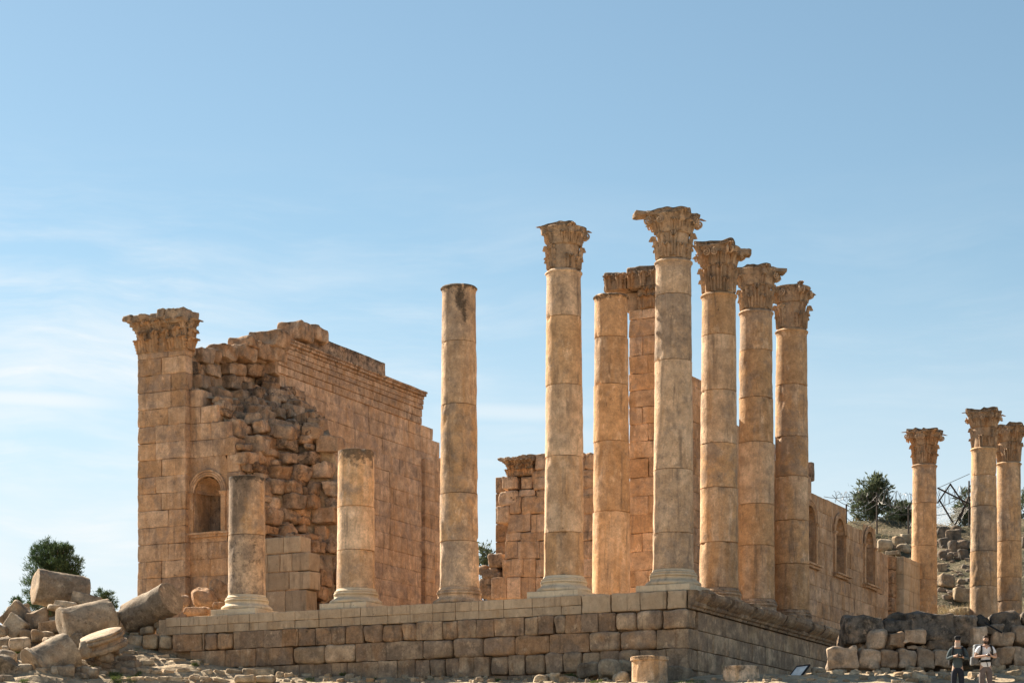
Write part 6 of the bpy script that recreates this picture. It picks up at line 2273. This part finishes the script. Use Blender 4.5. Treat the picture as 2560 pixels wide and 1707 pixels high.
def person(label, X, d, H, seed, sleeves, arms, top_mat, leg_mat, turn=0.0):
    zf = float(ground_z(X, d))
    root = thing('person', label, 'person', (X, d, zf))
    k = H / 1.75
    nodes = [(0, 0, 0.95, 0.135, 0.10), (0, 0.01, 1.12, 0.118, 0.088), (0, 0.01, 1.30, 0.148, 0.100), (0, 0.015, 1.43, 0.115, 0.075), (0, 0.01, 1.50, 0.055), (0, -0.005, 1.555, 0.050),
             (0, -0.025, 1.60, 0.062, 0.068), (0, -0.015, 1.665, 0.072, 0.088), (0, -0.005, 1.715, 0.066, 0.080)]
    edges = [(i, i + 1) for i in range(8)]
    # nose, ears
    nodes += [(0, -0.105, 1.652, 0.014), (0.074, 0.0, 1.655, 0.016, 0.010), (-0.074, 0.0, 1.655, 0.016, 0.010)]
    edges += [(7, 9), (7, 10), (7, 11)]
    for a_ in arms:
        arm_chain(*a_, nodes, edges, 3)
    leg0 = len(nodes)
    for s_ in (-1, 1):
        j = len(nodes)
        nodes += [(s_ * 0.085, 0, 0.86, 0.088), (s_ * 0.10, -0.01, 0.66, 0.075), (s_ * 0.105, -0.015, 0.48, 0.055), (s_ * 0.115, 0.01, 0.28, 0.052), (s_ * 0.12, 0.03, 0.09, 0.036), (s_ * 0.13, -0.04, 0.045, 0.042, 0.035), (s_ * 0.145, -0.14, 0.035, 0.036, 0.026)]
        edges += [(0, j)] + [(j + i, j + i + 1) for i in range(6)]
    body = skinned('body', [tuple(np.array(n[:3]) * k) + tuple(r * k for r in n[3:]) for n in nodes], edges, None, SKIN, root)
    # trousers
    tn, te = [(0, 0, 0.99, 0.142, 0.108), (0, 0, 0.90, 0.155, 0.120)], [(0, 1)]
    for s_ in (-1, 1):
        j = len(tn)
        tn += [(s_ * 0.09, 0, 0.84, 0.108), (s_ * 0.105, -0.01, 0.64, 0.098), (s_ * 0.11, -0.012, 0.46, 0.080), (s_ * 0.12, 0.01, 0.26, 0.078), (s_ * 0.125, 0.03, 0.06, 0.074)]
        te += [(1, j)] + [(j + i, j + i + 1) for i in range(4)]
    skinned('trousers', [tuple(np.array(n[:3]) * k) + tuple(r * k for r in n[3:]) for n in tn], te, None, leg_mat, root)
    # top
    sn = [(0, 0.0, 0.82, 0.166, 0.136), (0, 0.0, 1.02, 0.150, 0.118), (0, 0.01, 1.14, 0.146, 0.110), (0, 0.01, 1.31, 0.172, 0.122), (0, 0.015, 1.43, 0.128, 0.088), (0, 0.012, 1.475, 0.075)]
    se = [(i, i + 1) for i in range(5)]
    for a_ in arms:
        sh, el, wr = a_[1], a_[2], a_[3]
        mid = [(sh[q] + el[q]) / 2 for q in range(3)]
        mid2 = [(el[q] + wr[q]) / 2 for q in range(3)]
        j = len(sn)
        sn += [(*sh, 0.076), (*mid, 0.072)]
        se += [(4, j), (j, j + 1)]
        if sleeves:
            sn += [(*el, 0.058), (*mid2, 0.054), (*[wr[q] * 0.85 + mid2[q] * 0.15 for q in range(3)], 0.042)]
            se += [(j + 1, j + 2), (j + 2, j + 3), (j + 3, j + 4)]
        else:
            sn += [(*[mid[q] * 0.75 + el[q] * 0.25 for q in range(3)], 0.075)]
            se += [(j + 1, j + 2)]
    skinned('shirt' if not sleeves else 'jersey', [tuple(np.array(n[:3]) * k) + tuple(r * k for r in n[3:]) for n in sn], se, None, top_mat, root)
    for s_ in (-1, 1):
        skinned('shoe', [tuple(np.array(p) * k) + (r * k, r2 * k) for (p, r, r2) in (((s_ * 0.122, 0.045, 0.055), 0.050, 0.048), ((s_ * 0.13, -0.05, 0.045), 0.052, 0.042), ((s_ * 0.145, -0.15, 0.038), 0.046, 0.034))], [(0, 1), (1, 2)], None, SHOE, root)
    root.rotation_euler = (0, 0, R(turn))
    return root, k


def part(mb, name, mat, root, smooth=True):
    """mesh given in the person's own coordinates"""
    base = list(root['_base'])
    root['_base'] = [0.0, 0.0, 0.0]
    o = mb.build(name, mat, root, smooth)
    root['_base'] = base
    del o['_base']
    return o


def blob(mb, c, h, r, jit=0.0, rot=None, k=3, amp=0.0):
    mb.block(c, h, r, k, amp, 8.0, jit, rot=rot, frame='W', seed=5)


# bearded person in white
D_P = 63.5
XP = (2464 - CX) / FPX * D_P
arms = [(-1, (-0.185, 0.015, 1.43), (-0.29, 0.03, 1.165), (-0.075, -0.235, 1.185), (-0.035, -0.275, 1.19), (0.9, -0.35, 0.05)),
        (1, (0.185, 0.015, 1.43), (0.30, 0.02, 1.165), (0.10, -0.235, 1.175), (0.06, -0.275, 1.185), (-0.9, -0.35, 0.05))]
p2, k = person('bearded person in a white V-neck T-shirt and brown-grey trousers, holding a phone at the waist', XP, D_P, 1.78, 1, False, arms, WHITESHIRT, BROWNT, turn=4)
mb = MB()
blob(mb, (0, 0.012, 1.735), (0.080, 0.094, 0.055), 0.054, 0.08, amp=0.025)
blob(mb, (0, 0.05, 1.66), (0.082, 0.06, 0.07), 0.05, amp=0.015)
blob(mb, (0.0, -0.075, 1.765), (0.066, 0.035, 0.025), 0.02, 0.1, amp=0.02)
part(mb, 'hair', HAIR, p2)
mb = MB()
blob(mb, (0, -0.060, 1.590), (0.050, 0.038, 0.036), 0.034, 0.0, amp=0.012)
for s_ in (-1, 1):
    blob(mb, (s_ * 0.062, -0.025, 1.615), (0.014, 0.035, 0.045), 0.012)
blob(mb, (0, -0.105, 1.628), (0.034, 0.010, 0.008), 0.006)
part(mb, 'beard', HAIR, p2)
for s_ in (-1, 1):
    mb = MB()
    blob(mb, (s_ * 0.031, -0.098, 1.678), (0.011, 0.006, 0.006), 0.005)
    part(mb, 'eye', EYE, p2)
    mb = MB()
    blob(mb, (s_ * 0.032, -0.098, 1.697), (0.020, 0.007, 0.004), 0.003)
    part(mb, 'eyebrow', HAIR, p2)
mb = MB()
blob(mb, (0, -0.108, 1.612), (0.022, 0.006, 0.006), 0.005)
part(mb, 'mouth', plain('lips', (0.55, 0.38, 0.34), 0.5), p2)
mb = MB()                                           # bare skin of the V neck
mb.add(np.array([(-0.055, -0.086, 1.475), (0.055, -0.086, 1.475), (0.0, -0.119, 1.375), (0.0, -0.110, 1.47)]) * 1.0 + np.array([0, -0.012, 0.02]), None, [(0, 2, 3), (3, 2, 1)])
part(mb, 'neckline', SKIN, p2)


def backpack(label, root, k, w, h, dx, mat, belt):
    X, d, zf = root.location
    t = thing('backpack', label, 'backpack', (X, d, zf))
    base0 = t['_base']
    t.rotation_euler = root.rotation_euler
    mb = MB()
    blob(mb, (dx, 0.22, 1.24), (w, 0.12, h), 0.07, 0.04, amp=0.02, k=5)
    blob(mb, (dx, 0.23, 1.24 + h), (w * 0.92, 0.12, 0.07), 0.06, 0.04, amp=0.02, k=5)
    part(mb, 'body', mat, t)
    mb = MB()
    blob(mb, (dx - w - 0.03, 0.20, 1.08), (0.045, 0.09, 0.12), 0.04, amp=0.02)
    part(mb, 'side_pocket', mat, t)
    for s_ in (-1, 1):
        mb = MB()
        P = np.array([(s_ * 0.12, 0.14, 1.45), (s_ * 0.125, 0.05, 1.515), (s_ * 0.135, -0.06, 1.47), (s_ * 0.15, -0.125, 1.36), (s_ * 0.16, -0.115, 1.22), (s_ * 0.17, -0.02, 1.12), (s_ * 0.16, 0.12, 1.08)]) * np.array([k, k, k])
        tt = np.linspace(0, 6, 31)
        P = np.stack([np.interp(tt, range(7), P[:, q]) for q in range(3)], -1)
        for off in (-0.016, 0, 0.016):
            mb.tube(P + np.array([off, 0, 0]), 0.012, 6)
        part(mb, 'strap', BLACK, t)
    if belt:
        mb = MB()
        th = np.linspace(0, 2 * np.pi, 40)
        for zz in (1.03, 1.05, 1.07):
            mb.tube(np.stack([0.168 * np.cos(th), 0.128 * np.sin(th), zz + 0.012 * np.cos(th)], -1) * k, 0.013, 6, cap=False)
        part(mb, 'hip_belt', BLACK, t)
        for x0 in (-0.02, 0.10):
            mb = MB()
            mb.tube(np.array([(x0, -0.14, 1.05), (x0 + 0.02, -0.155, 0.97), (x0 + 0.045, -0.15, 0.88)]) * k, 0.011, 6)
            part(mb, 'belt_end', BLACK, t)
    return t


backpack('large grey hiking backpack with black straps and belt, worn by the bearded person', p2, k, 0.17, 0.26, -0.13, PACK, True)
mb = MB()
blob(mb, (XP + 0.01, D_P - 0.315, p2.location[2] + 1.205 * k), (0.04, 0.012, 0.075), 0.008, rot=euler(-62, 0, 10))
tag(mb.build('phone', GLASS), 'black phone held in both hands by the bearded person', 'phone')

# person in the cap
XQ = (2394 - CX) / FPX * D_P
arms = [(-1, (-0.185, 0.015, 1.42), (-0.28, 0.03, 1.15), (-0.10, -0.215, 1.215), (-0.065, -0.255, 1.225), (0.8, -0.45, 0.1)),
        (1, (0.185, 0.015, 1.42), (0.29, 0.02, 1.15), (0.13, -0.215, 1.175), (0.095, -0.255, 1.19), (-0.8, -0.45, 0.1))]
p1, k = person('person in a black cap, sunglasses, grey-teal jersey and navy trousers, holding a camera', XQ, D_P, 1.73, 2, True, arms, TEAL, NAVY, turn=-6)
mb = MB()
blob(mb, (0, 0.0, 1.735), (0.088, 0.104, 0.052), 0.05)
mb.grid(np.array([[(0.075 * math.cos(t) * s_, -0.085 - 0.075 * math.sin(t) * s_, 1.715 - 0.012 * s_) for t in np.linspace(0, math.pi, 13)] for s_ in (0.55, 0.8, 1.0)]))
mb.grid(np.array([[(0.075 * math.cos(t) * s_, -0.085 - 0.075 * math.sin(t) * s_, 1.708 - 0.012 * s_) for t in np.linspace(0, math.pi, 13)] for s_ in (1.0, 0.8, 0.55)]))
part(mb, 'cap', BLACK, p1)
mb = MB()
for s_ in (-1, 1):
    blob(mb, (s_ * 0.034, -0.108, 1.672), (0.028, 0.008, 0.019), 0.008)
    mb.tube(np.array([(s_ * 0.062, -0.105, 1.676), (s_ * 0.078, -0.05, 1.676), (s_ * 0.08, 0.0, 1.672)]), 0.005, 5)
blob(mb, (0, -0.112, 1.677), (0.012, 0.005, 0.004), 0.003)
part(mb, 'sunglasses', GLASS, p1)
mb = MB()
mb.lathe((0, -0.012, 1.455), [(0.098, 0), (0.090, 0.03), (0.078, 0.07), (0.082, 0.11), (0.084, 0.15)], 24, 0.012, 14, seed=3)
part(mb, 'scarf', GAITER, p1)
mb = MB()
blob(mb, (0, -0.106, 1.612), (0.020, 0.006, 0.005), 0.004)
part(mb, 'mouth', MATS['lips'], p1)
backpack('black backpack seen by its straps over the grey-teal jersey of the person in the cap', p1, k, 0.15, 0.22, 0.0, BLACK, False)
cpos = np.array([XQ + 0.015, D_P - 0.30, p1.location[2] + 1.225 * k])
camt = thing('camera', 'black photo camera held at the chest by the person in the cap', 'camera', cpos)
mb = MB()
blob(mb, cpos, (0.068, 0.030, 0.045), 0.012)
blob(mb, cpos + np.array([0, 0, 0.055]), (0.025, 0.025, 0.018), 0.008)
mb.build('body', GLASS, camt)
mb = MB()
mb.lathe(cpos + np.array([0, -0.03, 0]), [(0.036, 0), (0.036, 0.05), (0.039, 0.055), (0.039, 0.09), (0.03, 0.09), (0.028, 0.07)], 24, rot=rot_to((0.1, -0.9, -0.35)))
mb.build('lens', GLASS, camt)
